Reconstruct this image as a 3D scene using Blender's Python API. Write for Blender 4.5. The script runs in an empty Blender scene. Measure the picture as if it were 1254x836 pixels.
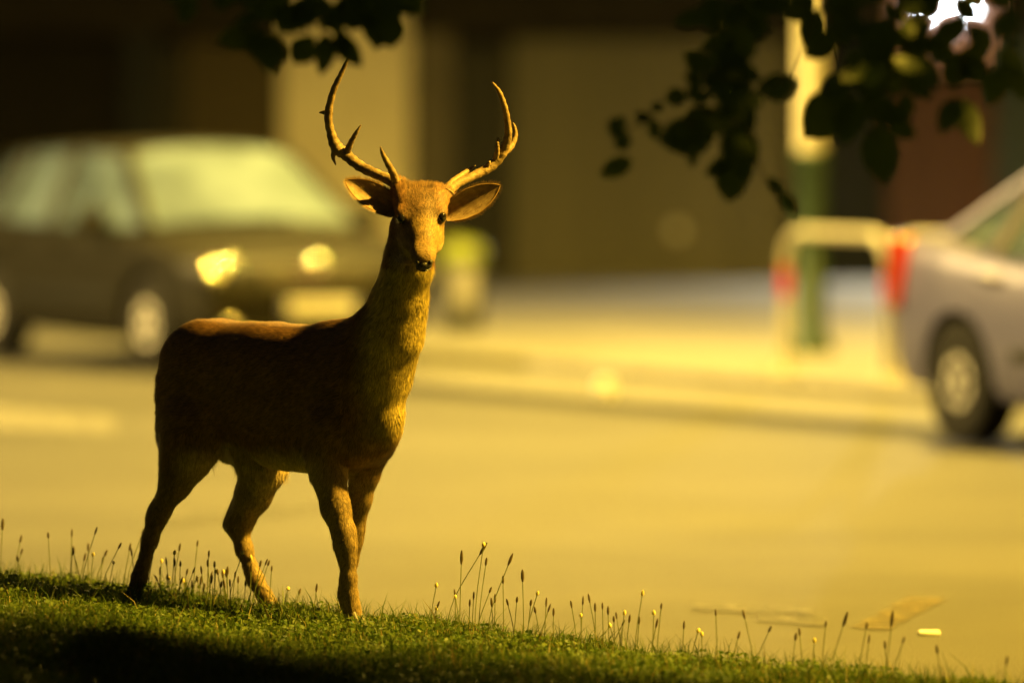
import bpy, bmesh, math, random
import numpy as np
from mathutils import Vector, Matrix
R = math.radians
random.seed(7); rng = np.random.default_rng(7)
sc = bpy.context.scene

# ------------------------------------------------------------------ camera
F_PX = 8232.0                                   # focal length in pixels of the 1254 px wide photograph
PITCH = math.atan((418 - 113) / F_PX)           # the horizon lies at y = 113
cd = bpy.data.cameras.new('camera'); cam = bpy.data.objects.new('camera', cd)
sc.collection.objects.link(cam); sc.camera = cam
CAM = np.array([0, 0, 1.8])
cam.location = CAM; cam.rotation_euler = (R(90) - PITCH, 0, 0)
cd.sensor_width = 36; cd.lens = F_PX / 1254 * 36
cd.clip_start = 0.5; cd.clip_end = 2000
cd.dof.use_dof = True; cd.dof.focus_distance = 20.72; cd.dof.aperture_fstop = 1.32

# ------------------------------------------------------------------ world: night sky glow
w = bpy.data.worlds.new('World'); sc.world = w; w.use_nodes = True
nt = w.node_tree; bg = nt.nodes['Background']
sky = nt.nodes.new('ShaderNodeTexSky'); sky.sky_type = 'NISHITA'; sky.sun_disc = False
sky.sun_elevation = R(3); sky.sun_rotation = R(60); sky.air_density = 2.0; sky.dust_density = 3.0
nt.links.new(sky.outputs[0], bg.inputs[0]); bg.inputs[1].default_value = 0.011

sc.view_settings.view_transform = 'Standard'; sc.view_settings.look = 'None'
sc.view_settings.exposure = 1.5; sc.view_settings.gamma = 1.0
sc.view_settings.use_curve_mapping = False
try: sc.cycles.use_denoising = True
except Exception: pass
sc.cycles.sample_clamp_indirect = 1.5; sc.cycles.max_bounces = 8
sc.cycles.blur_glossy = 0.5

LAMP_A_W, ASSUMED_LAMP_B_W, ASSUMED_LAMP_C_W = 6900, 36000, 12500               # sodium street lamps; B and C are unseen, assumed from the light
LAMP_A_COL, ASSUMED_LAMP_B_COL, ASSUMED_LAMP_C_COL = (1, .655, .10), (1, .60, .05), (1, .68, .19)
WALL_LAMP_W = 480

# ------------------------------------------------------------------ helpers
C = sc.collection
def node_mat(name, col, rough=.6, spec=.4, metal=0., var=.25, scale=8., col2=None, bump=0., bscale=60., transl=0., coat=0., emit=None, attr=None, detail=6):
    m = bpy.data.materials.new(name); m.use_nodes = True
    t = m.node_tree; b = t.nodes['Principled BSDF']; L = t.links.new
    b.inputs['Roughness'].default_value = rough; b.inputs['Metallic'].default_value = metal
    b.inputs['Specular IOR Level'].default_value = spec; b.inputs['Coat Weight'].default_value = coat
    b.inputs['Coat Roughness'].default_value = .08
    tc = t.nodes.new('ShaderNodeTexCoord')
    n = t.nodes.new('ShaderNodeTexNoise'); n.inputs['Scale'].default_value = scale; n.inputs['Detail'].default_value = detail
    L(tc.outputs['Object'], n.inputs['Vector'])
    r = t.nodes.new('ShaderNodeValToRGB'); r.color_ramp.elements[0].position = .3; r.color_ramp.elements[1].position = .7
    c2 = col2 or tuple(c * (1 + var) for c in col); c1 = col if col2 else tuple(c * (1 - var) for c in col)
    r.color_ramp.elements[0].color = (*c1, 1); r.color_ramp.elements[1].color = (*c2, 1)
    L(n.outputs[0], r.inputs[0]); colout = r.outputs[0]
    if attr:
        a = t.nodes.new('ShaderNodeAttribute'); a.attribute_name = attr
        mx = t.nodes.new('ShaderNodeMix'); mx.data_type = 'RGBA'; mx.blend_type = 'MULTIPLY'; mx.inputs[0].default_value = 1
        L(a.outputs['Color'], mx.inputs[6]); L(r.outputs[0], mx.inputs[7]); colout = mx.outputs[2]
    L(colout, b.inputs['Base Color'])
    if bump:
        n2 = t.nodes.new('ShaderNodeTexNoise'); n2.inputs['Scale'].default_value = bscale; n2.inputs['Detail'].default_value = 5
        L(tc.outputs['Object'], n2.inputs['Vector'])
        bp = t.nodes.new('ShaderNodeBump'); bp.inputs['Strength'].default_value = bump; bp.inputs['Distance'].default_value = .02
        L(n2.outputs[0], bp.inputs['Height']); L(bp.outputs[0], b.inputs['Normal'])
    if transl:
        tr = t.nodes.new('ShaderNodeBsdfTranslucent'); L(colout, tr.inputs[0])
        ms = t.nodes.new('ShaderNodeMixShader'); ms.inputs[0].default_value = transl
        L(b.outputs[0], ms.inputs[1]); L(tr.outputs[0], ms.inputs[2]); L(ms.outputs[0], t.nodes['Material Output'].inputs[0])
    if emit:
        b.inputs['Emission Color'].default_value = (*emit[0], 1); b.inputs['Emission Strength'].default_value = emit[1]
    return m

def tag(o, label=None, cat=None, group=None, kind=None):
    for k, v in (('label', label), ('category', cat), ('group', group), ('kind', kind)):
        if v: o[k] = v
    return o
def link(name, me, mat=None, parent=None, loc=None):
    o = bpy.data.objects.new(name, me); C.objects.link(o)
    if mat: me.materials.clear(); me.materials.append(mat)
    if parent: o.parent = parent
    if loc is not None: o.location = loc
    return o
def empty(name, loc=(0, 0, 0), rz=0):
    o = bpy.data.objects.new(name, None); C.objects.link(o); o.location = loc; o.rotation_euler = (0, 0, rz)
    o.empty_display_size = .1
    return o
def mesh_np(name, V, faces, smooth=True):
    me = bpy.data.meshes.new(name)
    me.from_pydata([tuple(map(float, v)) for v in V], [], [tuple(map(int, f)) for f in faces])
    me.polygons.foreach_set('use_smooth', [smooth] * len(me.polygons)); me.update()
    return me
def mesh_fast(name, V, T, smooth=True):
    """V (n,3), T (m,k) faces all of k corners, through foreach_set"""
    V = np.asarray(V, np.float32); T = np.asarray(T, np.int32); m, k = T.shape
    me = bpy.data.meshes.new(name)
    me.vertices.add(len(V)); me.vertices.foreach_set('co', V.ravel())
    me.loops.add(m * k); me.loops.foreach_set('vertex_index', T.ravel())
    me.polygons.add(m); me.polygons.foreach_set('loop_start', np.arange(0, m * k, k, dtype=np.int32))
    me.polygons.foreach_set('use_smooth', np.full(m, smooth)); me.update(calc_edges=True); me.validate()
    return me
def set_col(me, cols):
    a = me.color_attributes.new('col', 'FLOAT_COLOR', 'POINT')
    c = np.ones((len(cols), 4), np.float32); c[:, :3] = cols
    a.data.foreach_set('color', c.ravel())
class MB:
    """collects boxes, tubes, lathes into one mesh"""
    def __init__(s): s.v = []; s.f = []
    def add(s, V, Fc):
        o = len(s.v); s.v += [tuple(v) for v in V]; s.f += [tuple(i + o for i in f) for f in Fc]; return s
    def box(s, c, d, rot=None, bev=0.):
        bm = bmesh.new(); bmesh.ops.create_cube(bm, size=1)
        for v in bm.verts: v.co = Vector((v.co.x * d[0], v.co.y * d[1], v.co.z * d[2]))
        if bev: bmesh.ops.bevel(bm, geom=bm.edges[:], offset=bev, segments=2, affect='EDGES', profile=.5)
        M = rot.to_4x4() if rot else Matrix()
        V = [(M @ v.co) + Vector(c) for v in bm.verts]; bm.verts.index_update()
        s.add(V, [[v.index for v in f.verts] for f in bm.faces]); bm.free(); return s
    def tube(s, pts, rad, n=8, cap=True):
        pts = [Vector(p) for p in pts]; k = len(pts)
        if not hasattr(rad, '__len__'): rad = [rad] * k
        V = []; up = None
        for i in range(k):
            t = (pts[min(i + 1, k - 1)] - pts[max(i - 1, 0)]).normalized()
            if up is None: up = t.orthogonal().normalized()
            up = (up - t * up.dot(t)).normalized(); b = t.cross(up)
            for j in range(n):
                a = 2 * math.pi * j / n
                V.append(pts[i] + (up * math.cos(a) + b * math.sin(a)) * rad[i])
        Fc = [(i * n + j, i * n + (j + 1) % n, (i + 1) * n + (j + 1) % n, (i + 1) * n + j) for i in range(k - 1) for j in range(n)]
        if cap: Fc += [tuple(range(n))[::-1], tuple((k - 1) * n + j for j in range(n))]
        return s.add(V, Fc)
    def lathe(s, prof, n=24, axis='Z', c=(0, 0, 0)):
        V = []; k = len(prof)
        for r, h in prof:
            for j in range(n):
                a = 2 * math.pi * j / n; x, y = r * math.cos(a), r * math.sin(a)
                p = (x, y, h) if axis == 'Z' else (x, h, y)
                V.append((p[0] + c[0], p[1] + c[1], p[2] + c[2]))
        Fc = [(i * n + j, i * n + (j + 1) % n, (i + 1) * n + (j + 1) % n, (i + 1) * n + j) for i in range(k - 1) for j in range(n)]
        Fc += [tuple(range(n))[::-1], tuple((k - 1) * n + j for j in range(n))]
        return s.add(V, Fc)
    def build(s, name, mat, parent=None, smooth=True, loc=None):
        me = mesh_np(name, s.v, s.f, smooth)
        bm = bmesh.new(); bm.from_mesh(me); bmesh.ops.recalc_face_normals(bm, faces=bm.faces[:]); bm.to_mesh(me); bm.free()
        if smooth: me.set_sharp_from_angle(angle=R(40))
        return link(name, me, mat, parent, loc)
def catmull(P, n=6):
    P = [np.array(p, float) for p in P]; P = [2 * P[0] - P[1]] + P + [2 * P[-1] - P[-2]]; out = []
    for i in range(1, len(P) - 2):
        for t in np.linspace(0, 1, n, endpoint=False):
            a, b, c, d = P[i - 1:i + 3]
            out.append(.5 * ((2 * b) + (c - a) * t + (2 * a - 5 * b + 4 * c - d) * t * t + (3 * b - a - 3 * c + d) * t ** 3))
    out.append(P[-2]); return out
FW = np.array([0, math.cos(PITCH), -math.sin(PITCH)]); UP = np.array([0, math.sin(PITCH), math.cos(PITCH)])
def ray(px, py): return FW + np.array([1., 0, 0]) * ((px - 627) / F_PX) + UP * ((418 - py) / F_PX)
def at(px, py, depth): return CAM + ray(px, py) * depth / FW[1]
def sstep(a, b, x): t = np.clip((x - a) / (b - a), 0, 1); return t * t * (3 - 2 * t)

# ------------------------------------------------------------------ materials
M = {}
M['asphalt'] = node_mat('asphalt', (.031, .030, .028), .7, .38, var=.0, col2=(.066, .064, .06), scale=.45, bump=.5, bscale=90, detail=8)
M['apron'] = node_mat('apron_concrete', (.10, .098, .09), .75, .3, col2=(.145, .142, .13), scale=1.2, bump=.3, bscale=40)
M['channel'] = node_mat('dark_channel', (.016, .015, .014), .8, .15, var=.3, scale=2, bump=.3, bscale=40)  # mottled tone, darker than the asphalt beside it
M['pavement'] = node_mat('pavement', (.125, .122, .11), .8, .25, col2=(.17, .166, .152), scale=.9, bump=.3, bscale=30, detail=8)
M['kerb'] = node_mat('kerb_granite', (.17, .165, .155), .75, .3, var=.2, scale=14, bump=.3)
M['paint'] = node_mat('road_paint', (.2, .195, .17), .7, .3, col2=(.34, .33, .29), scale=9)
M['worn_and_lit'] = node_mat('worn_paint_and_lit_band', (.06, .058, .05), .7, .38, col2=(.085, .082, .073), scale=5)
M['ypaint'] = node_mat('yellow_road_paint', (.075, .058, .011), .7, .3, col2=(.11, .085, .016), scale=9)
for k_ in ('ypaint', 'worn_and_lit', 'paint'):                           # paint worn through in patches; the lit band shares it
    t_ = M[k_].node_tree; n1 = t_.nodes.new('ShaderNodeTexNoise'); n1.inputs['Scale'].default_value = 11; n1.inputs['Detail'].default_value = 4
    t_.links.new(t_.nodes['Texture Coordinate'].outputs['Object'], n1.inputs['Vector']); r1 = t_.nodes.new('ShaderNodeMapRange'); r1.inputs[1].default_value = .36; r1.inputs[2].default_value = .62; r1.inputs[3].default_value = .1; r1.inputs[4].default_value = .85
    t_.links.new(n1.outputs[0], r1.inputs[0]); t_.links.new(r1.outputs[0], t_.nodes['Principled BSDF'].inputs['Alpha'])
M['soil'] = node_mat('verge_soil', (.02, .035, .008), .95, .1, col2=(.035, .05, .012), scale=14, bump=.6, bscale=40)
M['grass'] = node_mat('grass_blade', (.8, .8, .8), .55, .3, var=.1, scale=3, transl=.45, attr='col')
M['leaf'] = node_mat('tree_leaf', (.028, .05, .012), .5, .4, col2=(.05, .08, .02), scale=7, transl=.35)
M['bark'] = node_mat('bark', (.06, .045, .03), .9, .2, var=.4, scale=20, bump=.8, bscale=30)
M['fur'] = node_mat('deer_coat', (.85, .85, .85), .75, .25, col2=(1.1, 1.08, 1.05), scale=30, bump=.35, bscale=160, attr='col')
M['hair'] = node_mat('deer_hair', (.8, .8, .8), .6, .3, col2=(1.15, 1.12, 1.1), scale=60, attr='col')
M['antler'] = node_mat('antler_bone', (.10, .065, .032), .6, .35, col2=(.26, .18, .095), scale=30, bump=.22, bscale=140)
M['horn'] = node_mat('hoof_horn', (.03, .025, .02), .5, .4, scale=30)
M['eye'] = node_mat('deer_eye', (.006, .005, .004), .06, .7, var=.1)
M['nose'] = node_mat('wet_nose', (.016, .013, .011), .42, .5, scale=80, bump=.4, bscale=300)
M['earskin'] = node_mat('ear_inner', (.24, .16, .10), .75, .2, col2=(.36, .26, .17), scale=60, transl=.25)
M['earback'] = node_mat('ear_back', (.22, .13, .06), .8, .2, col2=(.3, .19, .09), scale=50, transl=.25)
M['stem'] = node_mat('stalk_stem', (.09, .11, .03), .7, .2, transl=.2, scale=20)
M['seed'] = node_mat('dark_seed_head', (.035, .025, .012), .8, .2, col2=(.07, .05, .02), scale=120)
M['bud'] = node_mat('pale_flower_bud', (.5, .42, .12), .7, .2, col2=(.65, .58, .25), scale=120, transl=.2)
M['shutter'] = node_mat('shutter_steel', (.075, .07, .05), .6, .3, col2=(.105, .097, .07), scale=3)
M['shutter_dark'] = node_mat('dark_shutter_steel', (.007, .006, .004), .7, .15, var=.25, scale=3)
M['shutter_brown'] = node_mat('brown_shutter_steel', (.045, .034, .016), .6, .3, var=.2, scale=3)
M['shutter_red'] = node_mat('red_brown_shutter', (.055, .02, .013), .6, .35, var=.25, scale=3)
M['stone'] = node_mat('cream_stone', (.5, .455, .35), .8, .25, col2=(.6, .555, .43), scale=2.5, bump=.2, bscale=20)
M['render_dark'] = node_mat('dark_render', (.012, .010, .007), .85, .15, col2=(.02, .017, .012), scale=2, bump=.2)
M['bluegrey'] = node_mat('blue_grey_pilaster', (.008, .010, .014), .7, .2, var=.2, scale=3)
M['brownpil'] = node_mat('brown_grey_pilaster', (.075, .066, .05), .7, .3, var=.2, scale=3)
M['black'] = node_mat('black_recess', (.006, .006, .006), .6, .3)
M['teal'] = node_mat('dark_teal_pilaster', (.02, .03, .03), .7, .3)
M['pinkpanel'] = node_mat('pink_sign_panel', (.3, .16, .13), .6, .3, col2=(.38, .22, .18), scale=3)
M['green_metal'] = node_mat('green_post_paint', (.010, .030, .018), .45, .5, var=.2, scale=6)
M['galv'] = node_mat('galvanised_steel', (.5, .47, .4), .5, .5, metal=.1, var=.15, scale=9)
M['white_metal'] = node_mat('white_pipe_paint', (.4, .385, .34), .35, .5, var=.08, scale=9)
M['red_band'] = node_mat('red_band_paint', (.45, .028, .016), .4, .5, var=.15, scale=9)
M['lens'] = node_mat('sodium_lens', (.8, .6, .2), .4, .4, emit=((1, .6, .1), 6))
M['wlens'] = node_mat('white_lamp_lens', (.8, .85, .9), .4, .4, emit=((.8, .95, 1), 14))
M['bin_lid'] = node_mat('yellow_green_plastic', (.11, .135, .006), .45, .5, var=.12)
M['bin_body'] = node_mat('bin_plastic', (.03, .032, .03), .5, .5, var=.2)
M['carA'] = node_mat('dark_car_paint', (.014, .013, .0095), .55, .15, metal=.0, var=.12, coat=.0)
M['carB'] = node_mat('silver_mauve_paint', (.17, .165, .31), .4, .4, metal=.25, var=.06, coat=.4)
M['plastic'] = node_mat('black_trim', (.012, .012, .012), .5, .4)
M['rubber'] = node_mat('tyre_rubber', (.014, .013, .012), .8, .3, bump=.2)
M['alloy'] = node_mat('alloy_rim', (.75, .73, .7), .4, .6, metal=.0, var=.08)
M['chrome'] = node_mat('chrome_reflector', (.85, .85, .82), .18, .8, metal=1., var=.03)
M['chrome_soft'] = node_mat('satin_reflector', (.9, .88, .84), .1, .7, metal=1., var=.03)
M['redlens'] = node_mat('red_tail_lens', (.3, .022, .014), .2, .6, var=.1)
M['amber'] = node_mat('amber_lens', (.55, .3, .06), .2, .6, var=.1)
M['plate'] = node_mat('plate_white', (.6, .6, .6), .4, .4, var=.04)
M['plate_blue'] = node_mat('plate_blue', (.05, .06, .3), .4, .4, var=.04)
M['seat'] = node_mat('car_interior', (.05, .047, .042), .85, .2)
M['litter'] = node_mat('white_litter', (.75, .76, .78), .3, .6, var=.04)
def glass_mat(name, col, veil, dv=.12):
    m = bpy.data.materials.new(name); m.use_nodes = True; t = m.node_tree; L = t.links.new
    for n in list(t.nodes):
        if n.type != 'OUTPUT_MATERIAL': t.nodes.remove(n)
    tr = t.nodes.new('ShaderNodeBsdfTransparent'); tr.inputs[0].default_value = (.75, .85, .7, 1)
    df = t.nodes.new('ShaderNodeBsdfDiffuse'); df.inputs[0].default_value = (*col, 1)
    tl = t.nodes.new('ShaderNodeBsdfTranslucent'); tl.inputs[0].default_value = (*col, 1)
    gl = t.nodes.new('ShaderNodeBsdfGlossy'); gl.inputs['Roughness'].default_value = .12
    m1 = t.nodes.new('ShaderNodeMixShader'); m1.inputs[0].default_value = .5; L(df.outputs[0], m1.inputs[1]); L(tl.outputs[0], m1.inputs[2])
    tc = t.nodes.new('ShaderNodeTexCoord'); no = t.nodes.new('ShaderNodeTexNoise'); no.inputs['Scale'].default_value = 2.2; L(tc.outputs['Object'], no.inputs['Vector'])
    mr = t.nodes.new('ShaderNodeMapRange'); mr.inputs[1].default_value = .35; mr.inputs[2].default_value = .65; mr.inputs[3].default_value = veil - dv; mr.inputs[4].default_value = min(1, veil + dv); L(no.outputs[0], mr.inputs[0])
    m2 = t.nodes.new('ShaderNodeMixShader'); L(mr.outputs[0], m2.inputs[0]); L(tr.outputs[0], m2.inputs[1]); L(m1.outputs[0], m2.inputs[2])
    m3 = t.nodes.new('ShaderNodeMixShader'); m3.inputs[0].default_value = .06; L(m2.outputs[0], m3.inputs[1]); L(gl.outputs[0], m3.inputs[2])
    L(m3.outputs[0], t.nodes['Material Output'].inputs[0]); return m
M['glass'] = glass_mat('reflection_tint_glass', (.21, .29, .36), .7, .35)  # pale blue-green tint puts reflected light into the window colour
M['screen'] = glass_mat('reflection_tint_windscreen', (.23, .31, .42), .8, .3)
M['lampglass'] = glass_mat('lamp_cover', (.8, .8, .75), .15)

# ------------------------------------------------------------------ ground: road, apron, pavement, verge
def sheet(name, pts, z, mat, parent=None):
    me = mesh_np(name, [(x, y, z) for x, y in pts], [tuple(range(len(pts)))], False)
    return link(name, me, mat, parent)
road = tag(sheet('road', [(-400, -60), (400, -60), (400, 600), (-400, 600)], 0, M['asphalt']), 'amber lit asphalt road running across behind the deer', 'road', kind='structure')
KERB = [(-9, 61.5), (-6, 55.2), (-1.95, 47.3), (.1, 43.3), (1.62, 40.1), (4.3, 35.1), (6.5, 31), (10, 24), (13, 18), (25, -6)]
KERB = [np.array(k, float) for k in KERB]
def offset_line(P, d):
    out = []
    for i, p in enumerate(P):
        t = P[min(i + 1, len(P) - 1)] - P[max(i - 1, 0)]; t = t / np.linalg.norm(t)
        out.append(p + np.array([t[1], -t[0]]) * d)      # to the road side for d > 0 when walking towards the camera
    return out
def strip(name, P, d0, d1, z, mat, parent=None):
    a, b = offset_line(P, d0), offset_line(P, d1); n = len(P)
    V = [(*p, z) for p in a] + [(*p, z) for p in b]
    return link(name, mesh_np(name, V, [(i, i + 1, n + i + 1, n + i) for i in range(n - 1)], False), mat, parent)
tag(strip('concrete_apron', KERB[1:], 0, 1.35, .004, M['apron']), 'pale concrete apron along the kerb', 'apron', kind='structure')
tag(strip('gutter_channel', KERB[1:], 1.3, 1.95, .008, M['channel']), 'dark drainage channel beside the concrete apron', 'gutter', kind='structure')
pv = offset_line(KERB, -.14)
V = [(*p, .082) for p in pv] + [(60, -6, .082), (60, 90, .082), (-9, 90, .082)]
pave = link('pavement', mesh_np('pavement', V, [tuple(range(len(V)))], False), M['pavement'])
tag(pave, 'pale lit pavement in front of the shuttered shops', 'pavement', kind='structure')
# kerb stones, one by one
cum = [0]
for a, b in zip(KERB, KERB[1:]): cum.append(cum[-1] + np.linalg.norm(b - a))
def along(s):
    i = min(max(np.searchsorted(cum, s) - 1, 0), len(KERB) - 2); t = (s - cum[i]) / (cum[i + 1] - cum[i])
    return KERB[i] + (KERB[i + 1] - KERB[i]) * t, (KERB[i + 1] - KERB[i]) / (cum[i + 1] - cum[i])
kb = MB().box((0, 0, 0), (.985, .15, .2), bev=.03); kme = mesh_np('kerb_stone', kb.v, kb.f, False)
s = .5
while s < cum[-1] - 8:
    p, t = along(s); o = link('kerb_stone', kme, M['kerb'] if s < 1 else None, pave, (p[0] - t[1] * .07, p[1] + t[0] * .07, -.008)) ; o.rotation_euler = (0, 0, math.atan2(t[1], t[0])); s += 1.0
# painted markings on the road, and a pale band for lit asphalt
def marking(px, mat, name='marking_and_lit_band'):
    P = []
    for x, y in px:
        d = ray(x, y); t = -CAM[2] / d[2]; q = CAM + d * t; P.append((q[0], q[1]))
    return sheet(name, P, .006, mat, road)
marking([(-60, 494), (140, 512), (140, 532), (-60, 524)], M['paint'])
marking([(846, 738), (1000, 748), (1000, 757), (846, 748)], M['worn_and_lit'])
marking([(928, 750), (1010, 756), (1010, 768), (928, 762)], M['worn_and_lit'])
marking([(1112, 731), (1160, 733), (1090, 772), (1042, 770)], M['ypaint'])
marking([(196, 634), (420, 612), (430, 620), (205, 645)], M['worn_and_lit'])  # no road paint: pale band colouring in a lit undulation of the asphalt

EDGE = np.array([(-9., 27.0), (-4, 23.6), (-1.75, 22.05), (-.55, 21.15), (0, 20.72), (1.475, 19.3), (4, 16.6), (9, 11), (16, 2), (24, -8)])
def edge_y(x): return np.interp(x, EDGE[:, 0], EDGE[:, 1])
def verge_z(x, y):
    x = np.asarray(x, float); y = np.asarray(y, float)
    sd = (edge_y(x) - y) * .74                                 # distance inside the verge edge
    zc = np.interp(x, [-9, -1.75, -1.2, -.85, -.45, 0, .55, 1.475, 4, 24], [.3, .218, .19, .145, .118, .10, .085, .048, .04, .04])
    bumps = .012 * np.sin(x * 5.1 + y * 2.3) + .009 * np.sin(x * 9.7 - y * 7.1) + .02 * np.sin(y * 1.3 + x * .4)
    z = (zc + bumps) * sstep(-.42, .12, sd) - .02 * sstep(.1, -.45, sd)
    return z + .03 * sstep(1, 4, sd) * 0
def warp(a): return a
xs = np.concatenate([np.linspace(-9, -3.2, 24), np.linspace(-3.1, 3.5, 110), np.linspace(3.7, 20, 40)])
ss = np.concatenate([np.linspace(-.6, 5, 90), np.linspace(5.2, 40, 60)])
V = []
for sx in xs:
    for q in ss: V.append((sx, edge_y(sx) - q / .74, 0))
V = np.array(V); V[:, 2] = verge_z(V[:, 0], V[:, 1])
n = len(ss)
Fc = [(i * n + j, i * n + j + 1, (i + 1) * n + j + 1, (i + 1) * n + j) for i in range(len(xs) - 1) for j in range(n - 1)]
verge = link('verge', mesh_fast('verge', V, Fc), M['soil'])
tag(verge, 'grassy verge bank the deer stands on', 'verge', kind='structure')

# ------------------------------------------------------------------ building with roller shutters
BY = 61.0
def bx(px): return (px - 627) / 135.0
bld = empty('shop_building', (0, BY, .082))
tag(bld, 'dark shop building with closed roller shutters and a cream stone pillar', 'building')
def panel(name, x0, x1, z0, z1, y0, y1, mat, parent=bld):
    m = MB().box(((x0 + x1) / 2, (y0 + y1) / 2, (z0 + z1) / 2), (x1 - x0, y1 - y0, z1 - z0), bev=.01); return m.build(name, mat, parent, False)
TOP = 2.24
panel('wall', -9, 9, TOP, 6.2, 0, .5, M['render_dark'])
panel('back_wall', -9, 9, 0, TOP, .55, .75, M['black'])
panel('cornice', -9.1, 9.1, 6.2, 6.45, -.2, .6, M['stone'])
slat_me = {}
def shutter(x0, x1, mat, y=.2, lock=False):
    s_ = panel('shutter', x0, x1, 0, .09, y - .03, y + .03, mat)
    wv = round(x1 - x0, 3)
    if wv not in slat_me:
        prof = [(-.010, 0), (-.026, .02), (-.03, .05), (-.026, .08), (-.010, .1), (.0, .1), (.0, 0)]
        m = MB(); k = len(prof)
        m.add([(-wv / 2, a, b) for a, b in prof] + [(wv / 2, a, b) for a, b in prof],
              [(i, (i + 1) % k, k + (i + 1) % k, k + i) for i in range(k)] + [tuple(range(k)), tuple(range(k, 2 * k))[::-1]])
        slat_me[wv] = m
    me = mesh_np('slat', slat_me[wv].v, slat_me[wv].f, False); me.materials.append(mat)
    z = .092
    while z < TOP - .02:
        o = bpy.data.objects.new('slat', me); C.objects.link(o); o.parent = s_; o.location = ((x0 + x1) / 2, y, z); z += .1015
    if lock: MB().lathe([(.06, -.012), (.06, .0), (.04, .012)], 20, 'Y', (x0 + (x1 - x0) * .6, y - .045, .46)).build('lock', M['galv'], s_)
    return s_
shutter(-8.2, bx(150), M['shutter_dark'])
panel('pilaster', bx(151), bx(189), 0, TOP, -.02, .5, M['bluegrey'])
panel('recess_door', bx(190), bx(225), 0, TOP, .35, .42, M['black'])
shutter(bx(226), bx(343), M['shutter_brown'])
panel('pillar', bx(345), bx(503), 0, TOP + .0, -.12, .5, M['stone'])
panel('upper_pillar', bx(349), bx(499), TOP + .002, 6.2, -.09, .0, M['stone'])
panel('pilaster', bx(505), bx(556), 0, TOP, .02, .5, M['brownpil'])
panel('recess_door', bx(557), bx(624), 0, TOP, .35, .42, M['black'])
shutter(bx(626), bx(966), M['shutter'], lock=True)
panel('pilaster', bx(967), bx(1008), 0, TOP, -.02, .5, M['render_dark'])
panel('recess_door', bx(1009), bx(1086), 0, TOP, .35, .42, M['bluegrey'])
shutter(bx(1088), bx(1218), M['shutter_red'])
panel('pilaster', bx(1219), bx(1275), 0, TOP, -.06, .5, M['teal'])
shutter(bx(1277), 8.6, M['shutter_dark'])
panel('sign_panel', bx(1092), bx(1222), 1.93, 2.75, -.05, -.002, M['pinkpanel'])
wl = empty('wall_lamp', (bx(1160), BY - .06, 2.5)); tag(wl, 'bright white lamp glowing on the wall behind the leaves', 'lamp')
MB().box((0, .01, .16), (.5, .18, .06), bev=.02).build('lamp_hood', M['plastic'], wl)
MB().box((0, -.02, .07), (.42, .1, .1), bev=.03).build('lamp_lens', M['wlens'], wl)
MB().box((0, .035, .05), (.12, .04, .3), bev=.01).build('lamp_bracket', M['plastic'], wl)
ld = bpy.data.lights.new('wall_lamp_light', 'SPOT'); ld.energy = WALL_LAMP_W; ld.color = (1, .93, .72); ld.spot_size = R(115); ld.spot_blend = .5; ld.shadow_soft_size = .12
lo = bpy.data.objects.new('wall_lamp_light', ld); C.objects.link(lo); lo.parent = wl; lo.location = (0, -.14, .0); lo.rotation_euler = (R(-48), 0, 0)

# ------------------------------------------------------------------ street lamps
def street_lamp(loc, armdir, power, col, label, green_to, cone=158, blend=.35, H=8.):
    r = empty('street_lamp', loc, math.atan2(armdir[1], armdir[0])); tag(r, label, 'street lamp', 'street lamps along the kerb')
    MB().lathe([(.16, 0), (.16, .05), (.105, .12), (.1, green_to - .1), (.115, green_to - .06), (.115, green_to), (.09, green_to + .02)], 20).build('lower_post', M['green_metal'], r)
    MB().tube([(0, 0, green_to), (0, 0, 4.5), (0, 0, H + -0.10)], [.095, .085, .055], 16).build('upper_post', M['galv'], r)
    MB().tube(catmull([(0, 0, H + -0.15), (.15, 0, H + 0.12), (.6, 0, H + 0.30), (1.2, 0, H + 0.36)], 5), .035, 10).build('arm', M['galv'], r)
    hd = MB().box((1.5, 0, H + 0.36), (.72, .28, .14), bev=.05).build('lantern', M['galv'], r)
    MB().box((1.55, 0, H + 0.27), (.5, .22, .06), bev=.025).build('lantern_lens', M['lens'], hd)
    ld = bpy.data.lights.new('street_lamp_light', 'SPOT'); ld.energy = power; ld.color = col; ld.spot_size = R(cone); ld.spot_blend = blend; ld.shadow_soft_size = .3
    lo = bpy.data.objects.new('street_lamp_light', ld); C.objects.link(lo); lo.parent = r; lo.location = (1.55, 0, H + 0.18)
    return r
street_lamp((1.97, 44.3, .082), (-.89, -.45), LAMP_A_W, LAMP_A_COL, 'green painted street lamp post with pale upper shaft on the pavement', 1.32)
street_lamp((12.2, 19.3, .082), (-.89, -.45), ASSUMED_LAMP_B_W, ASSUMED_LAMP_B_COL, 'assumed street lamp out of view, further along the kerb past the mauve car', 1.32, H=11.2)  # unseen lamp, assumed from the side light on the deer

isl = MB().lathe([(.9, 0), (.9, .07), (.84, .082)], 36).build('added_lamp_island', M['kerb'], None, True, (-14.9, 41.3, .001)); tag(isl, 'round raised island added out of view under the assumed street lamp', 'island', kind='structure')  # added only as a footing for the assumed lamp
street_lamp((-14.9, 41.3, .082), (.8, -.6), ASSUMED_LAMP_C_W, ASSUMED_LAMP_C_COL, 'assumed street lamp out of view, on the added round island across the junction', 1.32, 141, .05)  # unseen lamp, assumed for the lit car flanks; cone kept off the deer
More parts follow.
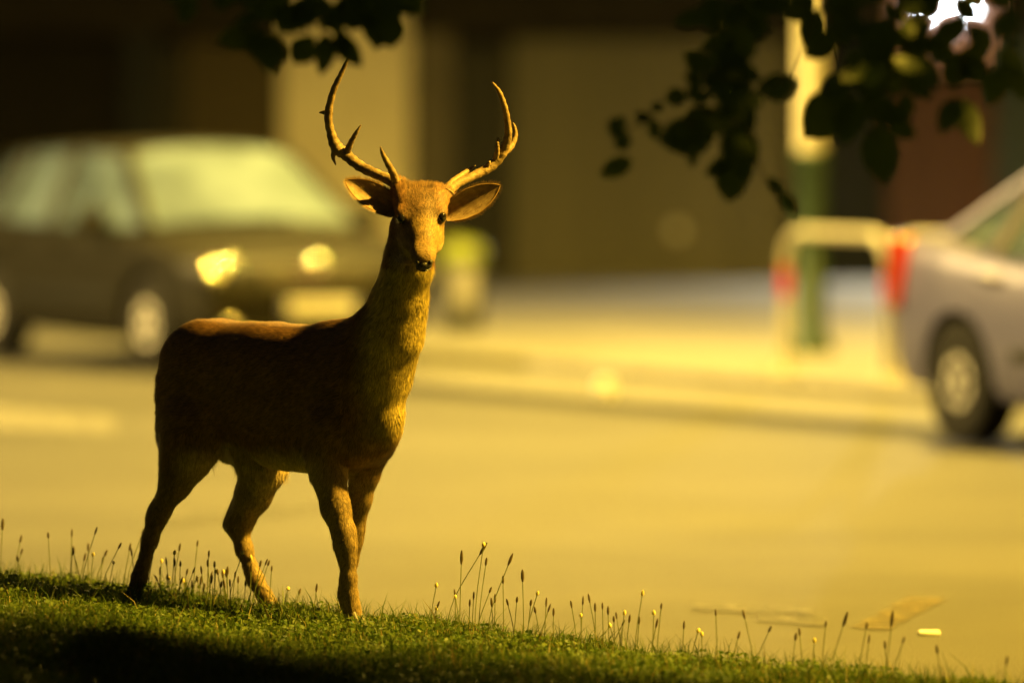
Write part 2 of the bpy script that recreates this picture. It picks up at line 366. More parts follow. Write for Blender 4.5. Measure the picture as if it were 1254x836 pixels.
# ------------------------------------------------------------------ hoop railings
def hoop(p, q, label):
    p, q = np.array(p), np.array(q); L = np.linalg.norm(q - p); t = (q - p) / L
    r = empty('hoop_barrier', (*p, .082), math.atan2(t[1], t[0])); tag(r, label, 'barrier', 'hoop barriers along the kerb')
    H, rc = .86, .2; z1 = H - rc
    arc = [(rc - rc * math.cos(a), 0, z1 + rc * math.sin(a)) for a in np.linspace(0, math.pi / 2, 9)]
    pts = [(0, 0, .0), (0, 0, z1 - .02)] + arc + [(L - x, y, z) for x, y, z in arc[::-1]] + [(L, 0, z1 - .02), (L, 0, 0)]
    MB().tube(pts, .031, 14).build('pipe', M['white_metal'], r)
    for x in (0, L):
        MB().lathe([(.0335, .46), (.0345, .465), (.0345, .64), (.0335, .645)], 16, 'Z', (x, 0, 0)).build('red_band', M['red_band'], r)
        MB().lathe([(.08, 0), (.08, .012), (.045, .02)], 16, 'Z', (x, 0, 0)).build('foot_plate', M['galv'], r)
hoop((1.68, 41.3), (2.25, 40.19), 'white hoop barrier with red bands in front of the green lamp post')
hoop((2.31, 40.05), (2.88, 38.94), 'white hoop barrier with red bands half hidden behind the mauve car')

# litter bin
b_ = empty('litter_bin', (-.36, 48.4, .082)); tag(b_, 'litter bin with yellow green lid on the pavement behind the dark car', 'bin')
MB().lathe([(.14, 0), (.15, .02), (.16, .46), (.155, .48)], 24).build('bin_body', M['bin_body'], b_)
MB().lathe([(.165, .48), (.175, .5), (.17, .58), (.12, .64), (.03, .66)], 24).build('lid', M['bin_lid'], b_)
MB().box((.02, -.158, .3), (.18, .03, .3), bev=.01).build('notice_panel', M['kerb'], b_)
# small pale things lying on the road
d_ = ray(741, 487); q = CAM + d_ * (-CAM[2] / d_[2])
ball = MB().lathe([(.008, 0), (.045, .004), (.055, .03), (.054, .07), (.044, .1), (.01, .112)], 20).build('glint_body', M['litter'], None, True, (q[0], q[1], .008)); tag(ball, 'small pale round object glinting by the drainage channel', 'stud')  # white body, enlarged to stand in for a glint on the road
d_ = ray(1138, 777); q = CAM + d_ * (-CAM[2] / d_[2])
lit = MB().box((0, 0, .008), (.07, .05, .014), bev=.004).build('litter', M['litter'], None, True, (q[0], q[1], .0)); tag(lit, 'small white scrap of litter lying near the yellow road mark', 'litter')

# ------------------------------------------------------------------ cars
def build_car(spec, label, loc, rz):
    r = empty('parked_car', loc, rz); tag(r, label, 'car', 'cars parked along the kerb')
    paint = M[spec['paint']]
    st = np.array(spec['stations'], float)                     # x, z_bottom, z_shoulder, half width, crown
    xs = np.unique(np.concatenate([st[:, 0], np.linspace(st[0, 0], st[-1, 0], 46)]))
    cols = [np.interp(xs, st[:, 0], st[:, k]) for k in range(1, 5)]
    rows = []
    for i, x in enumerate(xs):
        zb, zt, wd, cr = (c[i] for c in cols); hgt = zt - zb
        half = [(0, zb), (.7 * wd, zb), (.93 * wd, zb + .05), (.985 * wd, zb + .16 * hgt), (wd, zb + .38 * hgt), (wd, zb + .6 * hgt), (.985 * wd, zb + .74 * hgt),
                (.975 * wd, zb + .84 * hgt), (.95 * wd, zb + .95 * hgt), (.9 * wd, zt), (.6 * wd, zt + cr * .7), (.3 * wd, zt + cr * .95), (0, zt + cr)]
        ring = [(x, y, z) for y, z in half] + [(x, -y, z) for y, z in half[-2:0:-1]]
        rows.append(ring)
    k = len(rows[0]); V = [p for ring in rows for p in ring]
    Fc = [(i * k + j, i * k + (j + 1) % k, (i + 1) * k + (j + 1) % k, (i + 1) * k + j) for i in range(len(rows) - 1) for j in range(k)]
    Fc += [tuple(range(k)), tuple(range((len(rows) - 1) * k, len(rows) * k))[::-1]]
    m = MB(); m.add(V, Fc); body = m.build('body', paint, r)
    # wheel arches cut out of the body
    cut = MB(); rad = spec['wheel_r']
    for wx in spec['wheels']:
        for sy in (-1, 1): cut.lathe([(rad + .055, sy * .55), (rad + .055, sy * 1.2)], 28, 'Y', (wx, 0, rad))
    co = cut.build('cutter', None, r)
    md = body.modifiers.new('b', 'BOOLEAN'); md.object = co; md.operation = 'DIFFERENCE'; md.solver = 'EXACT'
    dg = bpy.context.evaluated_depsgraph_get(); dg.update()
    nm = bpy.data.meshes.new_from_object(body.evaluated_get(dg)); body.modifiers.clear(); body.data = nm
    nm.set_sharp_from_angle(angle=R(35)); bpy.data.objects.remove(co)
    W0 = spec['halfw']
    # greenhouse
    bl, rl = spec['belt'], spec['roofline']                    # [(x, halfw, z)...] from front to back, matched pairs
    def bar(name, p, q, wdt, mat):
        for sy in (-1, 1):
            a = Vector((p[0], sy * p[1], p[2])); b = Vector((q[0], sy * q[1], q[2]))
            MB().tube([a, b], wdt, 8).build(name, mat, r)
    for i in spec['pillars']: bar('roof_pillar', bl[i], rl[i], .038, paint)
    rp = spec['roof']                                          # x, half width, z
    rows = []
    for x, wd, z in rp:
        rows.append([(x, wd * u, z - .02 * (abs(u) > .99) - .035 * u * u + .03) for u in (-1, -.97, -.7, -.35, 0, .35, .7, .97, 1)] + [(x, wd * u, z - .045) for u in (.95, 0, -.95)])
    k = len(rows[0]); V = [p for q_ in rows for p in q_]
    Fc = [(i * k + j, i * k + (j + 1) % k, (i + 1) * k + (j + 1) % k, (i + 1) * k + j) for i in range(len(rows) - 1) for j in range(k)] + [tuple(range(k)), tuple(range((len(rows) - 1) * k, len(rows) * k))[::-1]]
    m = MB(); m.add(V, Fc); m.build('roof', paint, r)
    def pane(name, quad, bow=.0):
        q_ = [Vector(p) for p in quad]; n = 6; V = []; nrm = (q_[1] - q_[0]).cross(q_[3] - q_[0]).normalized()
        for i in range(n + 1):
            for j in range(n + 1):
                u, v = i / n, j / n
                p = q_[0].lerp(q_[1], u).lerp(q_[3].lerp(q_[2], u), v) + nrm * bow * (1 - (2 * u - 1) ** 2)
                V.append(p)
        Fc = [(i * (n + 1) + j, i * (n + 1) + j + 1, (i + 1) * (n + 1) + j + 1, (i + 1) * (n + 1) + j) for i in range(n) for j in range(n)]
        return link(name, mesh_np(name, V, Fc), M['screen' if name == 'windscreen' else 'glass'], r)
    wsb, wst = bl[0], rl[0]
    pane('windscreen', [(wsb[0], -wsb[1], wsb[2]), (wsb[0], wsb[1], wsb[2]), (wst[0], wst[1], wst[2]), (wst[0], -wst[1], wst[2])], .06)
    rb, rt = bl[-1], rl[-1]
    pane('rear_window', [(rb[0], rb[1], rb[2]), (rb[0], -rb[1], rb[2]), (rt[0], -rt[1], rt[2]), (rt[0], rt[1], rt[2])], .05)
    for i in range(len(bl) - 1):
        for sy in (-1, 1):
            pane('side_window', [(bl[i][0], sy * bl[i][1], bl[i][2]), (bl[i + 1][0], sy * bl[i + 1][1], bl[i + 1][2]), (rl[i + 1][0], sy * rl[i + 1][1], rl[i + 1][2]), (rl[i][0], sy * rl[i][1], rl[i][2])])
    # seats
    for sx in spec['seats']:
        for sy in (-.36, .36):
            MB().box((sx, sy, spec['belt_z'] - .02), (.14, .44, .5), bev=.05).build('seat_back', M['seat'], r)
            MB().box((sx - .03, sy, spec['belt_z'] + .29), (.1, .24, .14), bev=.04).build('headrest', M['seat'], r)
    # wheels
    for wx in spec['wheels']:
        for sy in (-1, 1):
            wr = empty('wheel', (wx, sy * (W0 - .115), rad)); wr.parent = r; wr.rotation_euler = (0, random.random() * 6, 0 if sy < 0 else math.pi)
            MB().lathe([(rad * .66, -.095), (rad * .9, -.1), (rad * .97, -.085), (rad, -.05), (rad, .05), (rad * .97, .085), (rad * .9, .1), (rad * .66, .095)], 36, 'Y').build('tyre', M['rubber'], wr)
            rim = MB().lathe([(rad * .70, -.088), (rad * .67, -.095), (rad * .62, -.075), (rad * .6, .05), (rad * .2, .03)], 36, 'Y')
            rim.build('rim', M['alloy'], wr)
            MB().lathe([(rad * .15, -.1), (rad * .17, -.09), (rad * .17, -.02)], 20, 'Y').build('hub', M['alloy'], wr)
            for q_ in range(spec['spokes']):
                a = 2 * math.pi * q_ / spec['spokes']
                sp = MB(); ca, sa = math.cos(a), math.sin(a); ns = []
                for rr, hw_, yy in ((rad * .12, .05, -.088), (rad * .4, .042, -.098), (rad * .64, .06, -.082)):
                    ns.append([(rr * ca - hw_ * sa * s2, yy, rr * sa + hw_ * ca * s2) for s2 in (-1, 1)] + [(rr * ca - hw_ * sa * s2, yy + .03, rr * sa + hw_ * ca * s2) for s2 in (1, -1)])
                sp.add([p for q2 in ns for p in q2], [(i * 4 + j, i * 4 + (j + 1) % 4, (i + 1) * 4 + (j + 1) % 4, (i + 1) * 4 + j) for i in range(2) for j in range(4)] + [(3, 2, 1, 0), (8, 9, 10, 11)])
                sp.build('spoke', M['alloy'], wr)
    # doors: handles and a trim strip
    for hx, hz in spec['handles']:
        for sy in (-1, 1): MB().box((hx, sy * (W0 + .008), hz), (.2, .035, .04), bev=.012).build('door_handle', paint, r)
    for sy in (-1, 1):
        MB().box(((spec['wheels'][0] + spec['wheels'][1]) / 2, sy * (W0 + .004), .47), (1.5, .02, .07), bev=.006).build('side_trim', M['plastic'], r)
        mr = empty('door_mirror', (spec['mirror'][0], sy * (W0 + .07), spec['mirror'][1])); mr.parent = r
        MB().box((0, 0, 0), (.12, .2, .15), bev=.045).build('mirror_shell', paint, mr)
        MB().box((-.058, 0, 0), (.012, .15, .11), bev=.004).build('mirror_glass', M['chrome'], mr)
    for sy in (-1, 1):
        # headlights
        x, y, z, sz = spec['headlight']
        hl = MB().box((x, sy * y, z), sz, Matrix.Rotation(sy * -.42, 3, 'Z'), .04).build('headlight', M['plastic'], r)
        for dx, dy, dz, rr in ((.0, .105, 0, .085), (.0, -.085, .0, .085), (-.0, .01, -.05, .05), (.0, .19, .03, .055), (.0, .01, .05, .05)):
            c = Matrix.Rotation(sy * -.42, 3, 'Z') @ Vector((sz[0] / 2 + .004 + dx, sy * dy, dz)) + Vector((x, sy * y, z))
            bm = bmesh.new(); bmesh.ops.create_uvsphere(bm, u_segments=20, v_segments=10, radius=rr)
            for v in bm.verts: v.co.x *= .3
            me = bpy.data.meshes.new('reflector'); bm.to_mesh(me); bm.free(); me.polygons.foreach_set('use_smooth', [True] * len(me.polygons))
            o = link('reflector', me, M['chrome_soft'], hl, c); o.rotation_euler = (0, -.15, -.15)
        # tail lights
        x, y, z, sz = spec['taillight']
        tl = MB().box((x, sy * y, z), sz, Matrix.Rotation(sy * .38, 3, 'Z'), .03).build('tail_light', M['redlens'], r)
        c = Matrix.Rotation(sy * .38, 3, 'Z') @ Vector((-.012, sy * .005, sz[2] * .28)) + Vector((x, sy * y, z))
        MB().box(c, (sz[0], sz[1] * .9, sz[2] * .3), Matrix.Rotation(sy * .38, 3, 'Z'), .02).build('indicator_lens', M['amber'], tl)
    fx = spec['front_x']
    g = MB().box((fx - .03, 0, .62), (.08, .8, .12), bev=.02).build('grille', M['plastic'], r)
    for z in (.585, .62, .655): MB().box((fx + .012, 0, z), (.02, .76, .012)).build('grille_bar', M['chrome_soft'], g)
    MB().lathe([(.06, 0), (.058, -.008), (.045, -.018), (.025, -.025), (.004, -.027)], 24, 'Y').build('emblem', M['chrome_soft'], r, True, (fx - .0, 0, .70)).rotation_euler = (0, 0, R(90))
    p = MB().box((fx + .03, 0, .42), (.02, .52, .115), bev=.004).build('number_plate', M['plate'], r)
    for sy in (-1, 1): MB().box((fx + .0405, sy * .24, .42), (.004, .036, .112)).build('plate_band', M['plate_blue'], p)
    MB().box((fx - .06, 0, .39), (.14, 1.42, .12), bev=.05).build('bumper', paint, r)
    MB().box((fx - .03, 0, .29), (.08, 1.0, .07), bev=.02).build('lower_intake', M['plastic'], r)
    for sy in (-1, 1): MB().lathe([(.05, 0), (.055, .01), (.02, .03)], 18, 'Y', ).build('fog_lamp', M['chrome_soft'], r, True, (fx - .01, sy * .58, .33)).rotation_euler = (0, 0, R(90) * -1 + 0)
    rx = spec['rear_x']
    MB().box((rx - .012, 0, .7), (.02, .52, .115), bev=.004).build('number_plate', M['plate'], r)
    MB().box((rx + .03, 0, .36), (.1, 1.2, .08), bev=.03).build('rear_trim', M['plastic'], r)
    return r
hatch = dict(paint='carA', halfw=.86, wheel_r=.31, wheels=(1.25, -1.25), spokes=7, belt_z=.9,
    stations=[(-1.93, .5, .74, .66, .02), (-1.9, .34, .84, .76, .02), (-1.75, .22, .92, .83, .02), (-1.3, .2, .93, .86, .02), (0, .18, .91, .86, .02), (.7, .18, .90, .86, .03),
              (1.1, .19, .875, .855, .06), (1.5, .2, .80, .845, .06), (1.75, .2, .745, .82, .05), (1.88, .22, .69, .76, .04), (1.95, .3, .6, .66, .03)],
    belt=[(1.0, .72, .93), (.62, .80, .915), (-.25, .82, .92), (-1.15, .81, .94), (-1.78, .70, .95)],
    roofline=[(.32, .56, 1.39), (.26, .60, 1.385), (-.3, .62, 1.42), (-1.05, .61, 1.40), (-1.5, .56, 1.36)], pillars=(0, 2, 3, 4),
    roof=[(.36, .54, 1.385), (.25, .605, 1.41), (-.3, .635, 1.44), (-1.0, .625, 1.42), (-1.45, .60, 1.385), (-1.6, .56, 1.35)],
    seats=(.0, -.85), handles=((-.1, .8), (-.95, .82)), mirror=(.62, .96),
    headlight=(1.735, .60, .635, (.27, .42, .17)), taillight=(-1.84, .7, .86, (.12, .2, .34)), front_x=1.94, rear_x=-1.93)
sedan = dict(paint='carB', halfw=.87, wheel_r=.315, wheels=(1.32, -1.32), spokes=7, belt_z=.9,
    stations=[(-2.16, .5, .86, .66, .02), (-2.12, .36, 1.0, .76, .02), (-1.95, .24, 1.05, .83, .03), (-1.5, .2, 1.02, .865, .04), (-.8, .18, .95, .87, .03), (0, .18, .93, .87, .02), (.8, .18, .91, .87, .03),
              (1.2, .19, .89, .865, .06), (1.7, .2, .81, .845, .06), (1.95, .2, .745, .82, .05), (2.1, .22, .69, .76, .04), (2.18, .3, .6, .66, .03)],
    belt=[(1.08, .73, .945), (.7, .81, .93), (-.2, .83, .94), (-1.0, .82, .97), (-1.62, .70, 1.05)],
    roofline=[(.36, .56, 1.39), (.3, .60, 1.385), (-.3, .62, 1.42), (-.85, .60, 1.40), (-1.0, .56, 1.375)], pillars=(0, 2, 3, 4),
    roof=[(.4, .54, 1.385), (.28, .605, 1.41), (-.3, .635, 1.44), (-.8, .62, 1.42), (-1.0, .59, 1.39), (-1.08, .56, 1.365)],
    seats=(.05, -.8), handles=((-.1, .83), (-1.0, .86)), mirror=(.7, .98),
    headlight=(1.965, .60, .635, (.27, .42, .17)), taillight=(-2.02, .775, .86, (.24, .13, .38)), front_x=2.17, rear_x=-2.16)
build_car(hatch, 'dark hatchback with pale windows facing right, parked at the kerb', (-2.16, 44.76, .004), R(-63)).scale = (1.05, 1.05, 1.0)
build_car(sedan, 'silver mauve saloon with red tail light parked beside the hoop barriers', (3.63, 33.48, .009), R(-63))

# ------------------------------------------------------------------ the deer: implicit body, surface nets
ROOT = np.array([-.745, 21.0, .19]); PSI = R(40)
HX = np.array([math.cos(PSI), -math.sin(PSI), 0]); HY = np.array([math.sin(PSI), math.cos(PSI), 0])   # forward, left
deer = empty('deer', ROOT); tag(deer, 'antlered brown deer standing on the grass verge, head turned to face us', 'deer')
def loc(X, Y, Z): return HX * X + HY * Y + np.array([0, 0, Z])
def onY(px, py, Y):                                            # a point seen in the photograph on the deer's own plane Y
    d = ray(px, py); t = ((ROOT - CAM) @ HY + Y) / (d @ HY); return CAM + d * t - ROOT
hstep = .0062
lo_, hi_ = np.array([-.62, -.74, -.04]), np.array([.70, .50, 1.42])
N = ((hi_ - lo_) / hstep).astype(int) + 1
ax = [lo_[i] + hstep * np.arange(N[i]) for i in range(3)]
field = np.full(N, .15, np.float32)
def prim(fn, bmin, bmax, k):
    a = [max(0, int((bmin[i] - .02 - k - lo_[i]) / hstep)) for i in range(3)]; b = [min(N[i], int((bmax[i] + .02 + k - lo_[i]) / hstep) + 2) for i in range(3)]
    if any(a[i] >= b[i] for i in range(3)): return
    X, Y, Z = np.meshgrid(ax[0][a[0]:b[0]], ax[1][a[1]:b[1]], ax[2][a[2]:b[2]], indexing='ij')
    d = fn(np.stack([X, Y, Z], -1)).astype(np.float32); sl = tuple(slice(a[i], b[i]) for i in range(3)); f = field[sl]
    hh = np.maximum(k - np.abs(f - d), 0) / k; field[sl] = np.minimum(f, d) - hh * hh * k * .25
def cone(p, q, r1, r2, k=.03):
    p, q = np.array(p, float), np.array(q, float); ba = q - p; bb = ba @ ba; rm = max(r1, r2)
    def fn(P):
        v = P - p; t = np.clip(v @ ba / bb, 0, 1); return np.linalg.norm(v - t[..., None] * ba, axis=-1) - (r1 + (r2 - r1) * t)
    prim(fn, np.minimum(p, q) - rm, np.maximum(p, q) + rm, k)
def chain(P, k=.03):
    for (a, ra), (b, rb) in zip(P, P[1:]): cone(a, b, ra, rb, k)
def ell(c, r, axes, k=.04):
    c = np.array(c, float); A = np.array(axes); r = np.array(r, float); rm = r.max()
    def fn(P):
        v = (P - c) @ A.T; k0 = np.linalg.norm(v / r, axis=-1); k1 = np.linalg.norm(v / r ** 2, axis=-1) + 1e-6; return k0 * (k0 - 1) / k1
    prim(fn, c - rm, c + rm, k)
BODY = [HX, HY, np.array([0, 0, 1.])]
def be(X, Y, Z, r, k=.05, pitch=0):
    A = BODY
    if pitch:
        c_, s_ = math.cos(pitch), math.sin(pitch); A = [HX * c_ + np.array([0, 0, s_]), HY, np.array([0, 0, c_]) - HX * s_]
    ell(loc(X, Y, Z), r, A, k)
# trunk
be(.28, 0, .660, (.22, .126, .228), .06); be(.08, 0, .655, (.30, .148, .222), .08); be(-.14, 0, .705, (.24, .138, .178), .08)
be(-.285, 0, .73, (.15, .135, .158), .06)
for sy in (-1, 1): be(-.24, sy * .058, .775, (.145, .085, .105), .04); be(.0, sy * .055, .772, (.24, .085, .10), .05)
chain([(onY(214, 478, -.08), .05), (onY(215, 530, -.09), .05), (onY(214, 575, -.1), .042)], .04)
be(.43, 0, .60, (.075, .06, .10), .06)
for sy in (-1, 1):
    be(.33, sy * .092, .655, (.09, .055, .19), .028, -.15); be(.385, sy * .062, .57, (.055, .045, .10), .05)
    be(-.265, sy * .082, .63, (.128, .072, .19), .034, .12)
be(-.10, 0, .50, (.05, .03, .035), .05); be(-.135, 0, .47, (.028, .02, .03), .03)
# near (right) hind leg
q = onY
chain([(loc(-.255, -.085, .575), .102), (q(233, 545, -.10), .085), (q(226, 566, -.105), .068), (q(215, 592, -.105), .046), (q(196, 626, -.1), .029), (q(191, 638, -.1), .0275)], .03)
chain([(q(208, 598, -.1), .014), (q(189, 631, -.1), .0165)], .03)
chain([(q(191, 636, -.1), .028), (q(184, 660, -.1), .025), (q(175, 692, -.1), .0195), (q(171, 706, -.1), .024), (q(167, 718, -.1), .0195), (q(165, 728, -.1), .02)], .018)
# far (left) hind leg
chain([(loc(-.22, .09, .60), .11), (q(322, 572, .09), .072), (q(310, 606, .09), .054), (q(297, 635, .09), .036), (q(293, 646, .09), .034)], .03)
chain([(q(291, 615, .09), .018), (q(281, 642, .09), .022)], .03)
chain([(q(292, 645, .09), .031), (q(299, 672, .09), .0255), (q(308, 698, .09), .0205), (q(313, 710, .09), .0245), (q(323, 727, .09), .022), (q(332, 740, .09), .022)], .018)
# near (right) front leg
chain([(loc(.33, -.085, .60), .085), (q(399, 555, -.085), .064), (q(402, 580, -.085), .053), (q(411, 622, -.085), .043), (q(421, 652, -.085), .0345), (q(423, 668, -.085), .0335), (q(425, 684, -.085), .0245), (q(427, 708, -.085), .0225), (q(428, 728, -.085), .0235), (q(431, 742, -.085), .0215), (q(434, 754, -.085), .024)], .02)
# far (left) front leg
chain([(loc(.33, .08, .60), .08), (q(451, 555, .075), .056), (q(446, 580, .075), .045), (q(440, 610, .075), .037), (q(432, 650, .075), .034), (q(430, 664, .075), .032), (q(428, 684, .075), .025), (q(426, 710, .075), .023), (q(425, 726, .075), .026), (q(427, 739, .075), .022), (q(429, 748, .075), .022)], .02)
# neck
chain([(q(503, 282, -.015), .066), (q(500, 325, -.01), .066), (q(489, 370, 0), .077), (q(478, 408, 0), .092), (q(459, 450, 0), .108), (loc(.34, 0, .70), .13)], .05)
chain([(q(455, 410, 0), .06), (q(412, 425, 0), .05)], .08)
# head, in its own frame: a along the muzzle, b to its left as seen (image right), c out of the forehead
HC = at(515, 257, 20.56) - ROOT
yaw, pit, roll = R(3), R(50), R(2)
fwdh = np.array([math.sin(yaw), -math.cos(yaw), 0.]); latb = np.array([math.cos(yaw), math.sin(yaw), 0.]); zz = np.array([0, 0, 1.])
fwd0, lat0 = fwdh, latb * math.cos(roll) + zz * math.sin(roll); up0 = zz * math.cos(roll) - latb * math.sin(roll)
HA = fwd0 * math.cos(pit) - up0 * math.sin(pit); HCX = up0 * math.cos(pit) + fwd0 * math.sin(pit); HB = lat0
def hd(a, b, c): return HC + HA * a + HB * b + HCX * c
HEAD = [HA, HB, HCX]
ell(hd(.0, 0, -.012), (.078, .072, .070), HEAD, .03)
ell(hd(-.022, 0, .022), (.045, .074, .042), HEAD, .03)
for s_ in (-1, 1):
    ell(hd(.03, s_ * .056, .022), (.036, .026, .026), HEAD, .018)          # brow and eye socket
    ell(hd(.075, s_ * .036, -.035), (.06, .032, .042), HEAD, .03)         # cheek
    cone(hd(-.02, s_ * .05, .03), (at(489, 229, 20.57) if s_ < 0 else at(546, 240, 20.57)) - ROOT, .03, .024, .025)   # pedicle
    ell(hd(.176, s_ * .017, .006), (.022, .015, .018), HEAD, .012)        # nostril wings
chain([(hd(.03, 0, .0), .056), (hd(.1, 0, -.004), .041), (hd(.165, 0, -.008), .031), (hd(.183, 0, -.008), .029)], .025)
chain([(hd(.0, 0, -.055), .048), (hd(.1, 0, -.046), .032), (hd(.165, 0, -.036), .021)], .025)
# tail
chain([(loc(-.405, .0, .80), .028), (loc(-.43, .0, .70), .026), (loc(-.425, .0, .58), .012)], .03)

def surface_nets(f, org, h):
    s = f < 0; c = [s[i:s.shape[0] - 1 + i, j:s.shape[1] - 1 + j, k:s.shape[2] - 1 + k] for i in (0, 1) for j in (0, 1) for k in (0, 1)]
    cnt = sum(x.astype(np.int8) for x in c); act = (cnt > 0) & (cnt < 8); idx = np.argwhere(act); ids = np.full(act.shape, -1, np.int64); ids[act] = np.arange(len(idx))
    acc = np.zeros((len(idx), 3)); num = np.zeros(len(idx)); corners = [(i, j, k) for i in (0, 1) for j in (0, 1) for k in (0, 1)]
    for a in corners:
        for b in corners:
            if sum(abs(x - y) for x, y in zip(a, b)) == 1 and a < b:
                ia = idx + a; ib = idx + b; fa = f[ia[:, 0], ia[:, 1], ia[:, 2]]; fb = f[ib[:, 0], ib[:, 1], ib[:, 2]]
                m = (fa < 0) != (fb < 0); t = np.where(m, fa / np.where(m, fa - fb, 1), 0); p = ia + (ib - ia) * t[:, None]; acc += p * m[:, None]; num += m
    V = org + (acc / num[:, None]) * h; quads = []
    for d in range(3):
        u, v = (d + 1) % 3, (d + 2) % 3; sa = [slice(None)] * 3; sb = [slice(None)] * 3; sa[d] = slice(0, -1); sb[d] = slice(1, None)
        A, B = s[tuple(sa)], s[tuple(sb)]; e = np.argwhere(A != B); e = e[(e[:, u] > 0) & (e[:, v] > 0) & (e[:, u] < s.shape[u] - 1) & (e[:, v] < s.shape[v] - 1)]
        fl = A[e[:, 0], e[:, 1], e[:, 2]]; du = np.zeros(3, int); du[u] = 1; dv = np.zeros(3, int); dv[v] = 1
        g = lambda o: ids[tuple((e - o).T)]
        Q = np.stack([g(du + dv), g(dv), g(0 * du), g(du)], 1); Q[~fl] = Q[~fl][:, ::-1]; quads.append(Q)
    return V, np.concatenate(quads)
DV, DQ = surface_nets(field, lo_, hstep)
# a little smoothing
for it in range(3):
    s_ = np.zeros_like(DV); c_ = np.zeros(len(DV))
    for a, b in ((0, 1), (1, 2), (2, 3), (3, 0)):
        np.add.at(s_, DQ[:, a], DV[DQ[:, b]]); np.add.at(c_, DQ[:, a], 1); np.add.at(s_, DQ[:, b], DV[DQ[:, a]]); np.add.at(c_, DQ[:, b], 1)
    DV = DV * .5 + .5 * s_ / c_[:, None]
def noise3(P, sc_, seed):
    r_ = np.random.default_rng(seed); o = 0
    for k in range(6):
        w_ = r_.normal(size=3) * sc_ * (1 + .5 * k); o = o + np.sin(P @ w_ + r_.random() * 6.28) / (1 + .5 * k)
    return o / 2.5
def coat(P):
    lx, ly, lz = P @ HX, P @ HY, P[:, 2]
    col = np.tile(np.array([.165, .088, .036]), (len(P), 1))
    mixc = lambda c, m: col * (1 - m[:, None]) + np.array(c) * m[:, None]
    n_ = noise3(P, 14, 3)
    back = sstep(.60, .92, lz + .03 * n_) * (lx < .42); col = mixc((.16, .083, .031), back * .8)
    belly = sstep(.53, .45, lz + .015 * n_) * sstep(-.3, -.2, lx) * sstep(.38, .25, lx) * (lz > .36); col = mixc((.42, .33, .19), belly)
    legs = sstep(.5, .34, lz); col = mixc((.26, .19, .085), legs * .8)
    inner = sstep(.02, .08, np.where(lx < 0, (np.abs(ly) < .085) * .1, 0)) * sstep(.62, .48, lz) * sstep(.25, .34, lz); col = mixc((.42, .33, .2), inner * .5)
    thr = sstep(.42, .52, lx) * (lz < 1.08) * sstep(.5, .6, lz); col = mixc((.44, .345, .09), thr * .9)  # pale throat fur, brightened further to carry the light on the neck
    # pale spots on the flank, faint
    sp = noise3(P, 60, 9); spots = sstep(.75, 1.0, sp) * (lz > .6) * (lx < .3); col = mixc((.36, .25, .13), spots * .12)
    hv = P - HC; ha, hb, hc = hv @ HA, hv @ HB, hv @ HCX
    head = (np.linalg.norm(hv, axis=1) < .27) * (hc > -.1) * (lz > 1.03)
    fore = head * sstep(.055, .02, np.abs(ha + .0) - .03) * sstep(.06, .035, np.abs(hb)) * sstep(.02, .04, hc); col = mixc((.11, .065, .03), fore * .9)
    face = head * sstep(.04, .09, ha); col = mixc((.19, .13, .048), face * .8)
    bridge = head * sstep(.10, .13, ha) * sstep(.03, .012, np.abs(hb)) * (hc > .01); col = mixc((.16, .10, .05), bridge * .5)
    for s2 in (-1, 1):
        ring = head * sstep(.036, .02, np.linalg.norm(np.stack([ha - .052, hb - s2 * .066, hc - .02], 1), axis=1)); col = mixc((.06, .035, .018), ring * .7)
    chin = head * sstep(.09, .13, ha) * sstep(-.02, -.04, hc); col = mixc((.4, .31, .18), chin * .7)
    return col * (1 + .10 * n_[:, None])
dme = mesh_fast('body', DV, DQ); set_col(dme, coat(DV)); body = link('body', dme, M['fur'], deer)
dme.update()
# fur: short hairs lying along the coat
vn = np.zeros(len(DV) * 3, np.float32); dme.vertices.foreach_get('normal', vn); vn = vn.reshape(-1, 3).astype(float)
NH = 260000
tri_a = np.linalg.norm(np.cross(DV[DQ[:, 1]] - DV[DQ[:, 0]], DV[DQ[:, 3]] - DV[DQ[:, 0]]), axis=1)
fi = rng.choice(len(DQ), NH, p=tri_a / tri_a.sum()); uv = rng.random((NH, 2))
def bil(A): return (A[DQ[fi, 0]] * ((1 - uv[:, 0]) * (1 - uv[:, 1]))[:, None] + A[DQ[fi, 1]] * (uv[:, 0] * (1 - uv[:, 1]))[:, None] + A[DQ[fi, 2]] * (uv[:, 0] * uv[:, 1])[:, None] + A[DQ[fi, 3]] * ((1 - uv[:, 0]) * uv[:, 1])[:, None])
hp, hn = bil(DV), bil(vn); hn /= np.linalg.norm(hn, axis=1)[:, None] + 1e-9
lx, lz = hp @ HX, hp[:, 2]; hv = hp - HC; ishead = (np.linalg.norm(hv, axis=1) < .26) & (lz > 1.06) & (hv @ HCX > -.09)
flow = np.where(lz[:, None] < .55, np.array([0, 0, -1.]) * 1. + HX * -.25, HX * -1. + np.array([0, 0, -.45]))
flow = np.where(((lx > .4) & (lz > .55))[:, None], np.array([0, 0, -1.]) - HX * .3, flow); flow = np.where(ishead[:, None], -HA, flow)
flow = flow + rng.normal(size=flow.shape) * .16 + np.stack([noise3(hp, 70, 51), noise3(hp, 70, 52), noise3(hp, 70, 53)], 1) * np.where((lz < .5) | ishead, .12, .34)[:, None]; flow -= hn * np.sum(flow * hn, 1)[:, None]; flow /= np.linalg.norm(flow, axis=1)[:, None] + 1e-9
ln = np.where(ishead, .008, np.where(lz < .42, .010, .019)) * rng.uniform(.6, 1.4, NH)
tuft = ishead & (hv @ HA < -.03) & (hv @ HCX > 0); ln = np.where(tuft, ln * 2.2, ln)
ln = np.where(((hv @ HA) > .165) & ishead, .001, ln)
